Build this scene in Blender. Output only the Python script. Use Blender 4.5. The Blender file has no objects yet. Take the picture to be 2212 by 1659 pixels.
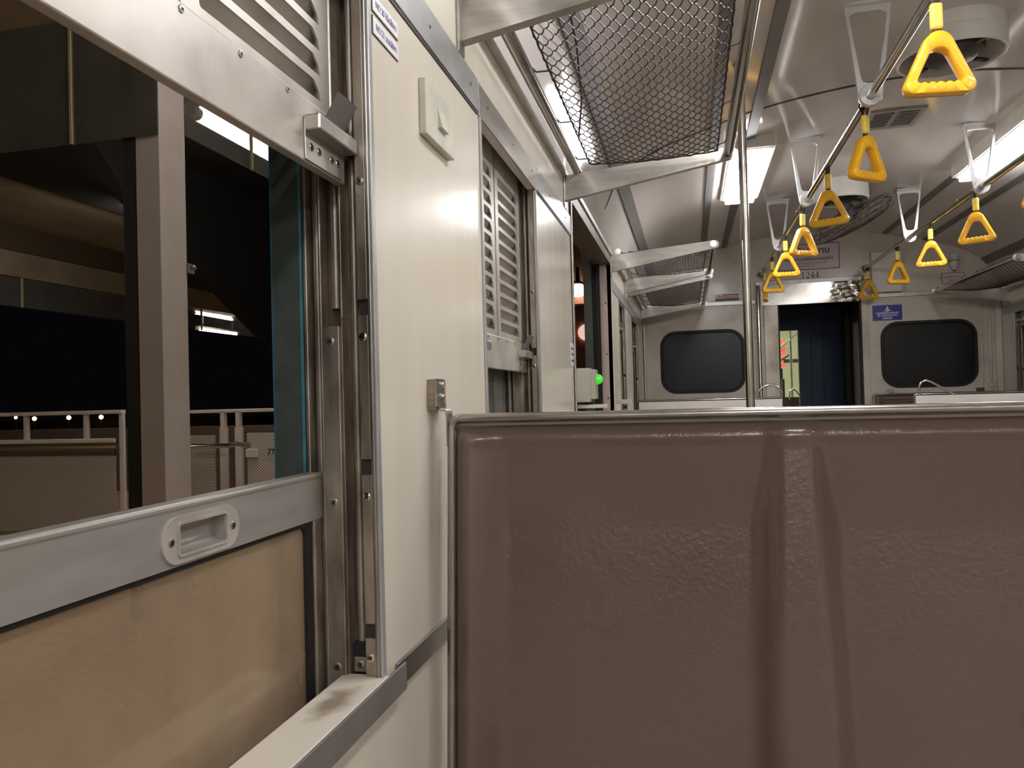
import bpy, bmesh, math, random
from mathutils import Vector, Matrix
import numpy as np
random.seed(7)
SC = bpy.context.scene
COL = SC.collection

# ------------------------------------------------------------ camera
def cam_axes(yaw, pitch, roll):
    cy, sy = math.cos(yaw), math.sin(yaw)
    f = Vector((-sy*math.cos(pitch), cy*math.cos(pitch), math.sin(pitch)))
    r = Vector((cy, sy, 0)); u = r.cross(f)
    return (math.cos(roll)*r-math.sin(roll)*u, math.sin(roll)*r+math.cos(roll)*u, f)
r_, u_, f_ = cam_axes(.2263, .01704, .0268)
cd = bpy.data.cameras.new('camera'); cam = bpy.data.objects.new('camera', cd); COL.objects.link(cam)
m = Matrix.Identity(4)
for i in range(3):
    m[i][0], m[i][1], m[i][2] = r_[i], u_[i], -f_[i]
m.translation = (0.40, 0, 1.22)
cam.matrix_world = m
cd.sensor_width = 36; cd.lens = 1660/2212*36; cd.clip_start = .02; cd.clip_end = 300
SC.camera = cam

# ------------------------------------------------------------ world, exposure
w = bpy.data.worlds.new('night_sky'); SC.world = w; w.use_nodes = True
w.node_tree.nodes['Background'].inputs[0].default_value = (.010, .010, .014, 1)
w.node_tree.nodes['Background'].inputs[1].default_value = .15
SC.view_settings.view_transform = 'Standard'; SC.view_settings.look = 'None'
SC.view_settings.exposure = 0; SC.view_settings.gamma = 1
SC.view_settings.use_curve_mapping = False
LAMP = 31.0          # strength of the carriage ceiling lamps
PLAT = 60.0          # strength of the platform tubes

# ------------------------------------------------------------ materials
def lin(c): return tuple(((v/255)/12.92 if v/255 <= .04045 else ((v/255+.055)/1.055)**2.4) for v in c)
MATS = {}
def mat(name, col, rough=.5, metal=0, var=.0, vscale=6, stretch=(1,1,1), bump=0, bscale=60, spec=.5, coat=0, dirt=None, rvar=0, emis=None, estr=0, trans=0):
    if name in MATS: return MATS[name]
    M = bpy.data.materials.new(name); M.use_nodes = True; nt = M.node_tree; N = nt.nodes; L = nt.links
    b = N['Principled BSDF']; c = lin(col)
    b.inputs['Base Color'].default_value = (*c, 1); b.inputs['Roughness'].default_value = rough
    b.inputs['Metallic'].default_value = metal; b.inputs['Specular IOR Level'].default_value = spec
    b.inputs['Coat Weight'].default_value = coat; b.inputs['Coat Roughness'].default_value = .08
    tc = N.new('ShaderNodeTexCoord')
    mp = N.new('ShaderNodeMapping'); mp.inputs['Scale'].default_value = stretch
    L.new(tc.outputs['Object'], mp.inputs[0])
    if var or rvar:
        nz = N.new('ShaderNodeTexNoise'); nz.inputs['Scale'].default_value = vscale; nz.inputs['Detail'].default_value = 6
        L.new(mp.outputs[0], nz.inputs['Vector'])
        if var:
            rp = N.new('ShaderNodeValToRGB')
            d = dirt and lin(dirt) or tuple(v*(1-var*1.6) for v in c)
            rp.color_ramp.elements[0].position = .28; rp.color_ramp.elements[1].position = .66
            k = min(1, var*2) if dirt else 1
            rp.color_ramp.elements[0].color = (*[c[i]*(1-k)+d[i]*k for i in range(3)], 1)
            rp.color_ramp.elements[1].color = (*[min(1, v*(1+var*.3)) for v in c], 1)
            L.new(nz.outputs['Fac'], rp.inputs[0]); L.new(rp.outputs[0], b.inputs['Base Color'])
        if rvar:
            mr = N.new('ShaderNodeMapRange'); mr.inputs['To Min'].default_value = max(.02, rough-rvar); mr.inputs['To Max'].default_value = rough+rvar
            L.new(nz.outputs['Fac'], mr.inputs[0]); L.new(mr.outputs[0], b.inputs['Roughness'])
    if bump:
        n2 = N.new('ShaderNodeTexNoise'); n2.inputs['Scale'].default_value = bscale; n2.inputs['Detail'].default_value = 3
        L.new(mp.outputs[0], n2.inputs['Vector'])
        bp = N.new('ShaderNodeBump'); bp.inputs['Strength'].default_value = bump; bp.inputs['Distance'].default_value = .004
        L.new(n2.outputs['Fac'], bp.inputs['Height']); L.new(bp.outputs[0], b.inputs['Normal'])
    if emis:
        b.inputs['Emission Color'].default_value = (*lin(emis), 1); b.inputs['Emission Strength'].default_value = estr
    if trans:
        b.inputs['Transmission Weight'].default_value = trans
    MATS[name] = M; return M

def glassy(name, tint, film, film_amt, gloss=.06):
    """thin pane: mostly clear, with a light-scattering film for dirt and painted-in reflections and a mirror-like reflection"""
    M = bpy.data.materials.new(name); M.use_nodes = True; nt = M.node_tree; N = nt.nodes; L = nt.links
    for n in list(N):
        if n.type == 'BSDF_PRINCIPLED': N.remove(n)
    out = [n for n in N if n.type == 'OUTPUT_MATERIAL'][0]
    t = N.new('ShaderNodeBsdfTransparent'); t.inputs[0].default_value = (*lin(tint), 1)
    d = N.new('ShaderNodeBsdfDiffuse'); d.inputs[0].default_value = (*lin(film), 1)
    tc = N.new('ShaderNodeTexCoord'); nz = N.new('ShaderNodeTexNoise'); nz.inputs['Scale'].default_value = 5; nz.inputs['Detail'].default_value = 9
    L.new(tc.outputs['Object'], nz.inputs['Vector'])
    mr = N.new('ShaderNodeMapRange'); mr.inputs['From Min'].default_value = .3; mr.inputs['From Max'].default_value = .7
    mr.inputs['To Min'].default_value = film_amt*.72; mr.inputs['To Max'].default_value = min(1, film_amt*1.22)
    L.new(nz.outputs['Fac'], mr.inputs[0])
    m1 = N.new('ShaderNodeMixShader'); L.new(mr.outputs[0], m1.inputs[0]); L.new(t.outputs[0], m1.inputs[1]); L.new(d.outputs[0], m1.inputs[2])
    g = N.new('ShaderNodeBsdfGlossy'); g.inputs['Roughness'].default_value = .03
    lw = N.new('ShaderNodeLayerWeight'); lw.inputs[0].default_value = .5
    pw = N.new('ShaderNodeMath'); pw.operation = 'POWER'; pw.inputs[1].default_value = 4; L.new(lw.outputs['Facing'], pw.inputs[0])
    ma = N.new('ShaderNodeMath'); ma.operation = 'MULTIPLY_ADD'; ma.inputs[1].default_value = .7; ma.inputs[2].default_value = gloss*.7; L.new(pw.outputs[0], ma.inputs[0])
    m2 = N.new('ShaderNodeMixShader'); L.new(ma.outputs[0], m2.inputs[0]); L.new(m1.outputs[0], m2.inputs[1]); L.new(g.outputs[0], m2.inputs[2])
    L.new(m2.outputs[0], out.inputs[0]); MATS[name] = M; return M

def emat(name, col, s):
    M = bpy.data.materials.new(name); M.use_nodes = True; nt = M.node_tree
    b = nt.nodes['Principled BSDF']; b.inputs['Base Color'].default_value = (.9, .9, .9, 1); b.inputs['Roughness'].default_value = .4
    b.inputs['Emission Color'].default_value = (*lin(col), 1); b.inputs['Emission Strength'].default_value = s
    MATS[name] = M; return M

ALU = mat('brushed_aluminium', (186,181,172), .36, .85, .16, 9, (1,1,6), rvar=.1)
SASHP = mat('sash_grey_aluminium', (164,160,154), .38, .45, .15, 10, (1,1,4), dirt=(128,118,104))
ALU_V = mat('worn_window_aluminium', (172,163,150), .42, .75, .35, 14, (3,3,.8), dirt=(92,72,52), rvar=.12)
ALU_D = mat('dark_weathered_aluminium', (118,104,90), .45, .6, .5, 12, (3,3,.7), dirt=(48,36,28), rvar=.1)
ALU_P = mat('painted_silver_sheet', (190,184,174), .4, .35, .22, 12, dirt=(120,108,92), rvar=.08)
STEEL = mat('polished_steel_tube', (198,192,184), .17, 1, .1, 20, rvar=.05)
STEELRIM = mat('satin_steel_rim', (164,156,148), .24, .95, .1, 20, rvar=.05)
STEELD = mat('dull_steel', (166,161,155), .35, .9, .2, 12, rvar=.1)
GREYTRIM = mat('grey_aluminium_trim', (176,176,174), .34, .4, .12, 12)
CREAM = mat('cream_laminate', (212,204,188), .22, 0, .08, 3.5, (1,5,.5), dirt=(194,185,166), spec=.45, coat=.08, rvar=.05)
CEIL = mat('glossy_ceiling_gelcoat', (200,193,187), .12, 0, .10, 2.5, dirt=(174,166,156), coat=.12, bump=.06, bscale=3.0)
ENDW = mat('end_wall_laminate', (203,195,182), .28, 0, .18, 3, dirt=(160,146,126), coat=.1, rvar=.06)
BATTEN = mat('grey_cable_duct', (112,108,106), .5, 0, .1)
DARKLINE = mat('dark_seam', (52,46,44), .6)
BROWN = mat('brown_moulded_plastic', (104,86,78), .24, 0, .09, 3, bump=.32, bscale=130, coat=.35)
RUBBER = mat('black_rubber', (20,19,19), .6)
TEAL = mat('teal_body_paint', (74,82,77), .5, 0, .25, 30, dirt=(52,58,54), bump=.06, bscale=150)
TEALEDGE = mat('bright_blue_paint_edge', (74,134,152), .45, 0, .2, 30)
YEL = mat('yellow_handle_plastic', (243,182,38), .34, 0, .05, 10, coat=.15)
YELS = mat('pale_yellow_sleeve', (236,205,92), .45, 0, .08, 20)
WEB = mat('dark_webbing', (70,58,44), .8, 0, .2, 80)
WEBL = mat('pale_webbing', (190,170,110), .8, 0, .2, 80)
WHITEP = mat('white_painted_metal', (214,210,202), .3, 0, .06, 12)
HANG = mat('cast_aluminium_hanger', (205,204,202), .3, .35, .06, 12)
WIRE = mat('dark_net_wire', (58,44,38), .5, .3, .2, 40)
FANDARK = mat('fan_motor_grey', (70,66,62), .45, .3, .3, 20)
GLASSDARK = mat('dark_window_glass', (15,16,18), .3, 0, .1, 8, spec=.4)
SASHGLASS = glassy('dusty_sash_glass', (222,216,206), (172,150,124), .52)
CURTAIN = glassy('smoke_curtain_glass', (204,206,204), (156,154,150), .27)  # diffuse film paints in the grey of reflected lamps and soffit
TINTGLASS = glassy('greenish_clear_glass', (185,196,186), (150,155,145), .3)
LAMPM = emat('lit_lamp_diffuser', (248,248,251), LAMP)
TUBEM = emat('lit_platform_tube', (255,244,226), PLAT)
NEXTLAMP = emat('lit_next_car_lamp', (250,252,240), 16)
CITY = emat('distant_street_light', (255,176,92), 34)
GREEN = mat('green_indicator_dome', (70,200,60), .3, emis=(80,235,60), estr=.5)
INKBLUE = mat('blue_ink', (62,70,150), .5)
INKRED = mat('red_ink', (150,50,50), .5)
INKBLK = mat('black_ink', (26,24,24), .5)
INKWHT = mat('white_ink', (226,226,230), .5)
PAPER = mat('pale_sign_sheet', (206,192,196), .4, 0, .05, 6)
BLUES = mat('royal_blue_sign', (28,36,140), .35, 0, .06, 6)
WOODY = mat('worn_wood_block', (150,136,112), .7, 0, .35, 25, (1,1,6), dirt=(100,84,62))
FLOORM = mat('grey_vinyl_floor', (168,158,148), .5, 0, .2, 4)
SILLM = mat('sill_cream_paint', (214,206,190), .3, 0, .12, 5, dirt=(170,156,132))
CONC = mat('beige_canopy_paint', (158,144,124), .7, 0, .15, 2)
DKBEAM = mat('dark_roof_steel', (34,31,30), .7, 0, .2, 2)
COLM = mat('grey_painted_column', (206,196,196), .5, 0, .08, 3)
PAVE = mat('tan_platform_paving', (210,184,152), .6, 0, .4, 22, dirt=(158,134,106))
ORANGEW = mat('orange_station_wall', (206,140,112), .6, 0, .1, 2)
BRASS = mat('handrail_bronze', (150,124,88), .3, .8)
BLUEDOOR = mat('dark_blue_door', (20,52,84), .45, 0, .2, 4)
REDP = mat('red_poster', (214,86,80), .5, 0, .3, 9, dirt=(240,190,150))
NEXTC = mat('pale_green_cream_panel', (220,220,198), .4)

def perforated(name, col, dark, scale):
    M = mat(name, col, .5, .2); nt = M.node_tree; N = nt.nodes; L = nt.links; b = N['Principled BSDF']
    tc = N.new('ShaderNodeTexCoord'); mp = N.new('ShaderNodeMapping'); mp.inputs['Scale'].default_value = (scale, scale, scale)
    mp.inputs['Rotation'].default_value = (0, math.radians(45), 0)
    L.new(tc.outputs['Object'], mp.inputs[0])
    fr = N.new('ShaderNodeVectorMath'); fr.operation = 'FRACTION'; L.new(mp.outputs[0], fr.inputs[0])
    sb = N.new('ShaderNodeVectorMath'); sb.operation = 'SUBTRACT'; sb.inputs[1].default_value = (.5, .5, .5); L.new(fr.outputs[0], sb.inputs[0])
    mu = N.new('ShaderNodeVectorMath'); mu.operation = 'MULTIPLY'; mu.inputs[1].default_value = (1, 0, 1); L.new(sb.outputs[0], mu.inputs[0])
    ln = N.new('ShaderNodeVectorMath'); ln.operation = 'LENGTH'; L.new(mu.outputs[0], ln.inputs[0])
    rp = N.new('ShaderNodeValToRGB'); rp.color_ramp.elements[0].position = .30; rp.color_ramp.elements[1].position = .36
    rp.color_ramp.elements[0].color = (*lin(dark), 1); rp.color_ramp.elements[1].color = (*lin(col), 1)
    L.new(ln.outputs['Value'], rp.inputs[0]); L.new(rp.outputs[0], b.inputs['Base Color'])
    return M
PERF = perforated('perforated_grey_sheet', (196,186,178), (118,112,108), 50)
PERFW = perforated('perforated_white_sheet', (214,206,198), (120,114,110), 50)

def stained(base, name, centre, size, col, amt=.8, nscale=14):
    """copy of a material with one dirty patch of its own shape around a point"""
    M = base.copy(); M.name = name; nt = M.node_tree; N = nt.nodes; L = nt.links; b = N['Principled BSDF']
    src = b.inputs['Base Color'].links[0].from_socket
    tc = N.new('ShaderNodeTexCoord'); su = N.new('ShaderNodeVectorMath'); su.operation = 'SUBTRACT'; su.inputs[1].default_value = centre
    L.new(tc.outputs['Object'], su.inputs[0])
    dv = N.new('ShaderNodeVectorMath'); dv.operation = 'DIVIDE'; dv.inputs[1].default_value = size; L.new(su.outputs[0], dv.inputs[0])
    ln = N.new('ShaderNodeVectorMath'); ln.operation = 'LENGTH'; L.new(dv.outputs[0], ln.inputs[0])
    nz = N.new('ShaderNodeTexNoise'); nz.inputs['Scale'].default_value = nscale; nz.inputs['Detail'].default_value = 7; L.new(tc.outputs['Object'], nz.inputs['Vector'])
    ad = N.new('ShaderNodeMath'); ad.operation = 'MULTIPLY_ADD'; ad.inputs[1].default_value = 1.6; L.new(nz.outputs['Fac'], ad.inputs[0]); L.new(ln.outputs['Value'], ad.inputs[2])
    mr = N.new('ShaderNodeMapRange'); mr.inputs['From Min'].default_value = 1.05; mr.inputs['From Max'].default_value = 1.7
    mr.inputs['To Min'].default_value = amt; mr.inputs['To Max'].default_value = 0; L.new(ad.outputs[0], mr.inputs[0])
    mx = N.new('ShaderNodeMix'); mx.data_type = 'RGBA'; L.new(mr.outputs[0], mx.inputs[0]); L.new(src, mx.inputs[6]); mx.inputs[7].default_value = (*lin(col), 1)
    L.new(mx.outputs[2], b.inputs['Base Color']); return M
SILL_ST = stained(SILLM, 'sill_paint_with_grime', (-.025, .40, 0), (.03, .07, .05), (112,92,70), .75, 30)
CREAM_ST = stained(CREAM, 'cream_laminate_with_rust', (0, .70, .62), (1, .045, .24), (120,92,62), .7, 9)

# ------------------------------------------------------------ mesh helpers
W = 2.95                                    # inner width of the carriage
MIR = lambda p: (W-p[0], p[1], p[2])
ORG = {}
class MB:
    def __init__(s): s.bm = bmesh.new(); s.mi = 0
    def add(s, V, F, sm=False):
        vs = [s.bm.verts.new(v) for v in V]
        for f in F:
            try:
                fc = s.bm.faces.new([vs[i] for i in f]); fc.smooth = sm; fc.material_index = s.mi
            except ValueError: pass
        return s
    def box(s, x0, x1, y0, y1, z0, z1, bev=0):
        if bev:
            t = bmesh.new(); bmesh.ops.create_cube(t, size=1)
            for v in t.verts: v.co = Vector(((x0+x1)/2+v.co.x*(x1-x0), (y0+y1)/2+v.co.y*(y1-y0), (z0+z1)/2+v.co.z*(z1-z0)))
            bmesh.ops.bevel(t, geom=list(t.edges), offset=bev, segments=2, profile=.5, affect='EDGES')
            t.verts.index_update()
            s.add([v.co[:] for v in t.verts], [[v.index for v in f.verts] for f in t.faces], False); t.free(); return s
        V = [(x, y, z) for x in (x0, x1) for y in (y0, y1) for z in (z0, z1)]
        return s.add(V, [(0,1,3,2),(4,6,7,5),(0,4,5,1),(2,3,7,6),(0,2,6,4),(1,5,7,3)])
    def obox(s, c, ax, ay, az, hx, hy, hz):
        c, ax, ay, az = Vector(c), Vector(ax).normalized(), Vector(ay).normalized(), Vector(az).normalized()
        V = [c+ax*hx*i+ay*hy*j+az*hz*k for i in (-1,1) for j in (-1,1) for k in (-1,1)]
        return s.add([v[:] for v in V], [(0,1,3,2),(4,6,7,5),(0,4,5,1),(2,3,7,6),(0,2,6,4),(1,5,7,3)])
    def tube(s, pts, r, n=10, closed=False, caps=True, sx=1, sy=1, upv=(0,0,1)):
        P = [Vector(p) for p in pts]; K = len(P); V = []; F = []
        prev = None
        for i, p in enumerate(P):
            a = P[(i-1) % K] if (closed or i) else p
            b = P[(i+1) % K] if (closed or i < K-1) else p
            t = (b-a).normalized()
            if prev is None:
                u = Vector(upv); 
                if abs(u.dot(t)) > .95: u = Vector((1,0,0))
                u = (u-t*u.dot(t)).normalized()
            else:
                u = (prev-t*prev.dot(t)).normalized()
            prev = u; v = t.cross(u)
            rr = r[i] if isinstance(r, (list, tuple)) else r
            for k in range(n):
                a_ = 2*math.pi*k/n
                V.append((p+u*math.cos(a_)*rr*sx+v*math.sin(a_)*rr*sy)[:])
        m_ = K if closed else K-1
        for i in range(m_):
            for k in range(n):
                F.append((i*n+k, i*n+(k+1) % n, ((i+1) % K)*n+(k+1) % n, ((i+1) % K)*n+k))
        if caps and not closed:
            s.add(V, F+[tuple(range(n-1, -1, -1)), tuple((K-1)*n+k for k in range(n))], True)
        else: s.add(V, F, True)
        return s
    def cyl(s, a, b, r, n=16): return s.tube([a, b], r, n)
    def lathe(s, prof, c, axis=(0,0,1), n=40):
        c = Vector(c); az = Vector(axis).normalized()
        ax = Vector((1,0,0)) if abs(az.x) < .9 else Vector((0,1,0))
        ax = (ax-az*ax.dot(az)).normalized(); ay = az.cross(ax); V = []; F = []
        for (r, h) in prof:
            for k in range(n):
                a = 2*math.pi*k/n
                V.append((c+az*h+ax*math.cos(a)*r+ay*math.sin(a)*r)[:])
        for i in range(len(prof)-1):
            for k in range(n):
                F.append((i*n+k, i*n+(k+1) % n, (i+1)*n+(k+1) % n, (i+1)*n+k))
        s.add(V, F, True); return s
    def prism(s, poly, f3, d):
        """flat polygon (u,v) placed by f3, thickened along vector d"""
        n = len(poly); A = [Vector(f3(*p)) for p in poly]; B = [a+Vector(d) for a in A]
        return s.add([v[:] for v in A+B], [tuple(range(n)), tuple(range(2*n-1, n-1, -1))]+[(i, (i+1) % n, n+(i+1) % n, n+i) for i in range(n)])
    def holed(s, outer, holes, f3, d):
        t = bmesh.new(); es = []
        for lp in [outer]+holes:
            vs = [t.verts.new(f3(*p)) for p in lp]
            es += [t.edges.new((vs[i], vs[(i+1) % len(vs)])) for i in range(len(vs))]
        bmesh.ops.triangle_fill(t, edges=es, use_beauty=True, use_dissolve=False)
        ex = bmesh.ops.extrude_face_region(t, geom=list(t.faces))
        for g in ex['geom']:
            if isinstance(g, bmesh.types.BMVert): g.co += Vector(d)
        t.verts.index_update()
        s.add([v.co[:] for v in t.verts], [[v.index for v in f.verts] for f in t.faces]); t.free(); return s
    def ring(s, c, outer, inner, f3, th, bev=.003, n=96, nrm=(0,1,0)):
        """star-shaped frame between two outlines with softened edges"""
        def cast(poly, a):
            dx, dy = math.cos(a), math.sin(a); best = 0
            for i in range(len(poly)):
                x1, y1 = poly[i][0]-c[0], poly[i][1]-c[1]; x2, y2 = poly[(i+1) % len(poly)][0]-c[0], poly[(i+1) % len(poly)][1]-c[1]
                ex, ey = x2-x1, y2-y1; den = dx*ey-dy*ex
                if abs(den) < 1e-12: continue
                t = (x1*ey-y1*ex)/den; q = (x1*dy-y1*dx)/den
                if t > 0 and -1e-6 <= q <= 1+1e-6: best = max(best, t)
            return best
        V = []; F = []; nv = Vector(nrm)
        for k in range(n):
            a = 2*math.pi*k/n; Ro = cast(outer, a); Ri = cast(inner, a); h = th/2
            for (R, o) in ((Ro-bev, h), (Ro, h-bev), (Ro, -h+bev), (Ro-bev, -h), (Ri+bev, -h), (Ri, -h+bev), (Ri, h-bev), (Ri+bev, h)):
                V.append((Vector(f3(c[0]+R*math.cos(a), c[1]+R*math.sin(a)))+nv*o)[:])
        for k in range(n):
            for j in range(8):
                F.append((k*8+j, k*8+(j+1) % 8, ((k+1) % n)*8+(j+1) % 8, ((k+1) % n)*8+j))
        return s.add(V, F, True)
    def build(s, name, material, parent=None, T=None, loc=None, sharp=40, extra=()):
        bm = s.bm
        if T:
            for v in bm.verts: v.co = Vector(T(v.co))
        bmesh.ops.remove_doubles(bm, verts=list(bm.verts), dist=1e-6)
        bmesh.ops.recalc_face_normals(bm, faces=list(bm.faces))
        if parent is not None: o0 = Vector(ORG.get(parent.name, (0,0,0)))
        elif loc is not None: o0 = Vector(loc)
        else:
            xs = [v.co for v in bm.verts]
            o0 = Vector(((min(v.x for v in xs)+max(v.x for v in xs))/2, (min(v.y for v in xs)+max(v.y for v in xs))/2, min(v.z for v in xs)))
        for v in bm.verts: v.co -= o0
        ca = math.radians(sharp)
        for e in bm.edges:
            if len(e.link_faces) == 2 and e.calc_face_angle(0) > ca: e.smooth = False
        me = bpy.data.meshes.new(name); bm.to_mesh(me); bm.free()
        me.materials.append(material)
        for x_ in extra: me.materials.append(x_)
        o = bpy.data.objects.new(name, me); COL.objects.link(o)
        if parent is not None: o.parent = parent; ORG[o.name] = tuple(o0)
        else: o.location = o0; ORG[o.name] = tuple(o0)
        return o

def tag(o, label, cat, group=None, kind=None):
    o['label'] = label; o['category'] = cat
    if group: o['group'] = group
    if kind: o['kind'] = kind
    return o
def thing(name, loc, label, cat, group=None):
    o = bpy.data.objects.new(name, None); COL.objects.link(o); o.location = loc; o.empty_display_size = .05
    ORG[o.name] = tuple(loc); return tag(o, label, cat, group)
def struct(name, loc=(0,0,0), label=None):
    o = bpy.data.objects.new(name, None); COL.objects.link(o); o.location = loc; o.empty_display_size = .05
    ORG[o.name] = tuple(loc); o['kind'] = 'structure'
    if label: o['label'] = label
    return o
def S(o, label=None):
    o['kind'] = 'structure'
    if label: o['label'] = label
    return o
def dup(o, loc, rz=None, label=None):
    c = o.copy(); COL.objects.link(c); c.location = loc
    if rz is not None: c.rotation_euler = (0, 0, rz)
    if label: c['label'] = label
    for ch in list(o.children):
        a = ch.copy(); COL.objects.link(a); a.parent = c
        for g in list(ch.children):
            b = g.copy(); COL.objects.link(b); b.parent = a
    return c
def rrect(x0, x1, y0, y1, r, n=8):
    P = []
    for cx, cy, a0 in ((x1-r, y1-r, 0), (x0+r, y1-r, 90), (x0+r, y0+r, 180), (x1-r, y0+r, 270)):
        for k in range(n+1):
            a = math.radians(a0+90*k/n); P.append((cx+r*math.cos(a), cy+r*math.sin(a)))
    return P
def rect(x0, x1, y0, y1): return [(x0, y0), (x1, y0), (x1, y1), (x0, y1)]
def rpoly(pts, rad, n=8):
    """round the corners of a polygon"""
    out = []; K = len(pts)
    for i in range(K):
        p0, p1, p2 = Vector(pts[i-1]), Vector(pts[i]), Vector(pts[(i+1) % K]); r = rad[i] if isinstance(rad, (list, tuple)) else rad
        a = (p0-p1).normalized(); b = (p2-p1).normalized(); th = a.angle(b); d = r/math.tan(th/2)
        s_ = p1+a*d; e = p1+b*d; bis = (a+b).normalized(); c = p1+bis*(r/math.sin(th/2))
        a0 = math.atan2(s_.y-c.y, s_.x-c.x); a1 = math.atan2(e.y-c.y, e.x-c.x)
        while a1-a0 > math.pi: a1 -= 2*math.pi
        while a1-a0 < -math.pi: a1 += 2*math.pi
        for k in range(n+1):
            t = a0+(a1-a0)*k/n; out.append((c.x+r*math.cos(t), c.y+r*math.sin(t)))
    return out
FY = lambda y: (lambda a, b: (a, y, b))      # plane facing along the car: (x,z)
FX = lambda x: (lambda a, b: (x, a, b))      # side wall plane: (y,z)

ENDM = lambda x, y, z: Matrix(((1,0,0,x),(0,0,-1,y),(0,1,0,z),(0,0,0,1)))      # lettering on the end wall
LEFTM = lambda x, y, z: Matrix(((0,0,1,x),(1,0,0,y),(0,1,0,z),(0,0,0,1)))      # lettering on the left wall
def letters(text, size, m4, material, parent, width=None, name='lettering', bold=0):
    cu = bpy.data.curves.new(name, 'FONT'); cu.body = text; cu.size = size; cu.align_x = 'CENTER'; cu.align_y = 'CENTER'
    cu.extrude = .0004; cu.offset = bold
    t = bpy.data.objects.new('tmp', cu); COL.objects.link(t); bpy.context.view_layer.update()
    dg = bpy.context.evaluated_depsgraph_get(); me = bpy.data.meshes.new_from_object(t.evaluated_get(dg))
    bpy.data.objects.remove(t); bpy.data.curves.remove(cu)
    xs = [v.co.x for v in me.vertices] or [0]; k = 1
    if width and max(xs) > min(xs): k = width/(max(xs)-min(xs))
    o0 = Vector(ORG[parent.name])
    for v in me.vertices: v.co = (m4 @ Vector((v.co.x*k, v.co.y, v.co.z)))-o0
    me.materials.clear(); me.materials.append(material); me.name = name
    o = bpy.data.objects.new(name, me); COL.objects.link(o); o.parent = parent; ORG[o.name] = tuple(o0); return o

def screw(c, nrm, r, parent, material=None, T=None):
    b = MB(); c = Vector(c); nv = Vector(nrm).normalized()
    b.lathe([(r, -.001), (r, .0004), (r*.9, .0008), (.00001, .0010)], c, nv, 16); b.mi = 1
    up = Vector((0,0,1)) if abs(nv.z) < .9 else Vector((1,0,0)); si = nv.cross(up).normalized()
    for a, c_ in ((up*.8+si*.6, 0), (si*.8-up*.6, 0)):
        b.obox(c+nv*.0009, a, nv.cross(a), nv, r*.58, r*.15, .0003)
    return b.build('screw', material or STEELD, parent, T, extra=(RUBBER,))

# ============================================================ CARRIAGE SHELL
YB, YE = -13.6, 7.16
PROF = [(0,2.601),(.2,2.594),(.41,2.573),(.6,2.545),(.8,2.503),(1.0,2.442),(1.15,2.395),(1.25,2.35),(1.34,2.285),(1.40,2.215),(1.44,2.13),(1.465,2.06),(1.475,2.0)]
def ceil_z(x):
    return float(np.interp(abs(x-W/2), [p[0] for p in PROF], [p[1] for p in PROF]))
def ceil_mesh():
    h = PROF[::-1]; pts = [(W/2-a, b) for a, b in h]+[(W/2+a, b) for a, b in PROF[1:]]
    # refine (Catmull-Rom)
    R = []
    for i in range(len(pts)-1):
        p0 = pts[max(0, i-1)]; p1 = pts[i]; p2 = pts[i+1]; p3 = pts[min(len(pts)-1, i+2)]
        for k in range(5):
            t = k/5
            R.append(tuple(.5*((2*p1[j])+(-p0[j]+p2[j])*t+(2*p0[j]-5*p1[j]+4*p2[j]-p3[j])*t*t+(-p0[j]+3*p1[j]-3*p2[j]+p3[j])*t**3) for j in (0,1)))
    R.append(pts[-1]); n = len(R); ys = np.linspace(YB, YE, 20)
    V = [(a, y, b) for y in ys for a, b in R]
    F = [(i*n+k, i*n+k+1, (i+1)*n+k+1, (i+1)*n+k) for i in range(len(ys)-1) for k in range(n-1)]
    # outer roof skin gives the ceiling real thickness
    V2 = [(W/2+(a-W/2)*1.08, y, b+.06) for y in ys for a, b in R]; k0 = len(V)
    F2 = [tuple(k0+i for i in f) for f in F]
    rim = []
    for i in range(len(ys)-1):
        for k in (0, n-1): rim.append((i*n+k, (i+1)*n+k, k0+(i+1)*n+k, k0+i*n+k))
    return MB().add(V+V2, F+F2+rim, True)
S(ceil_mesh().build('ceiling', CEIL), 'glossy arched off-white carriage ceiling')
S(MB().box(-.14, W+.14, YB, YE+.06, -.06, 0).build('floor', FLOORM))
S(MB().box(-.14, W+.14, YB-.06, YB, 0, 2.62).build('wall_back', ENDW))

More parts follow.
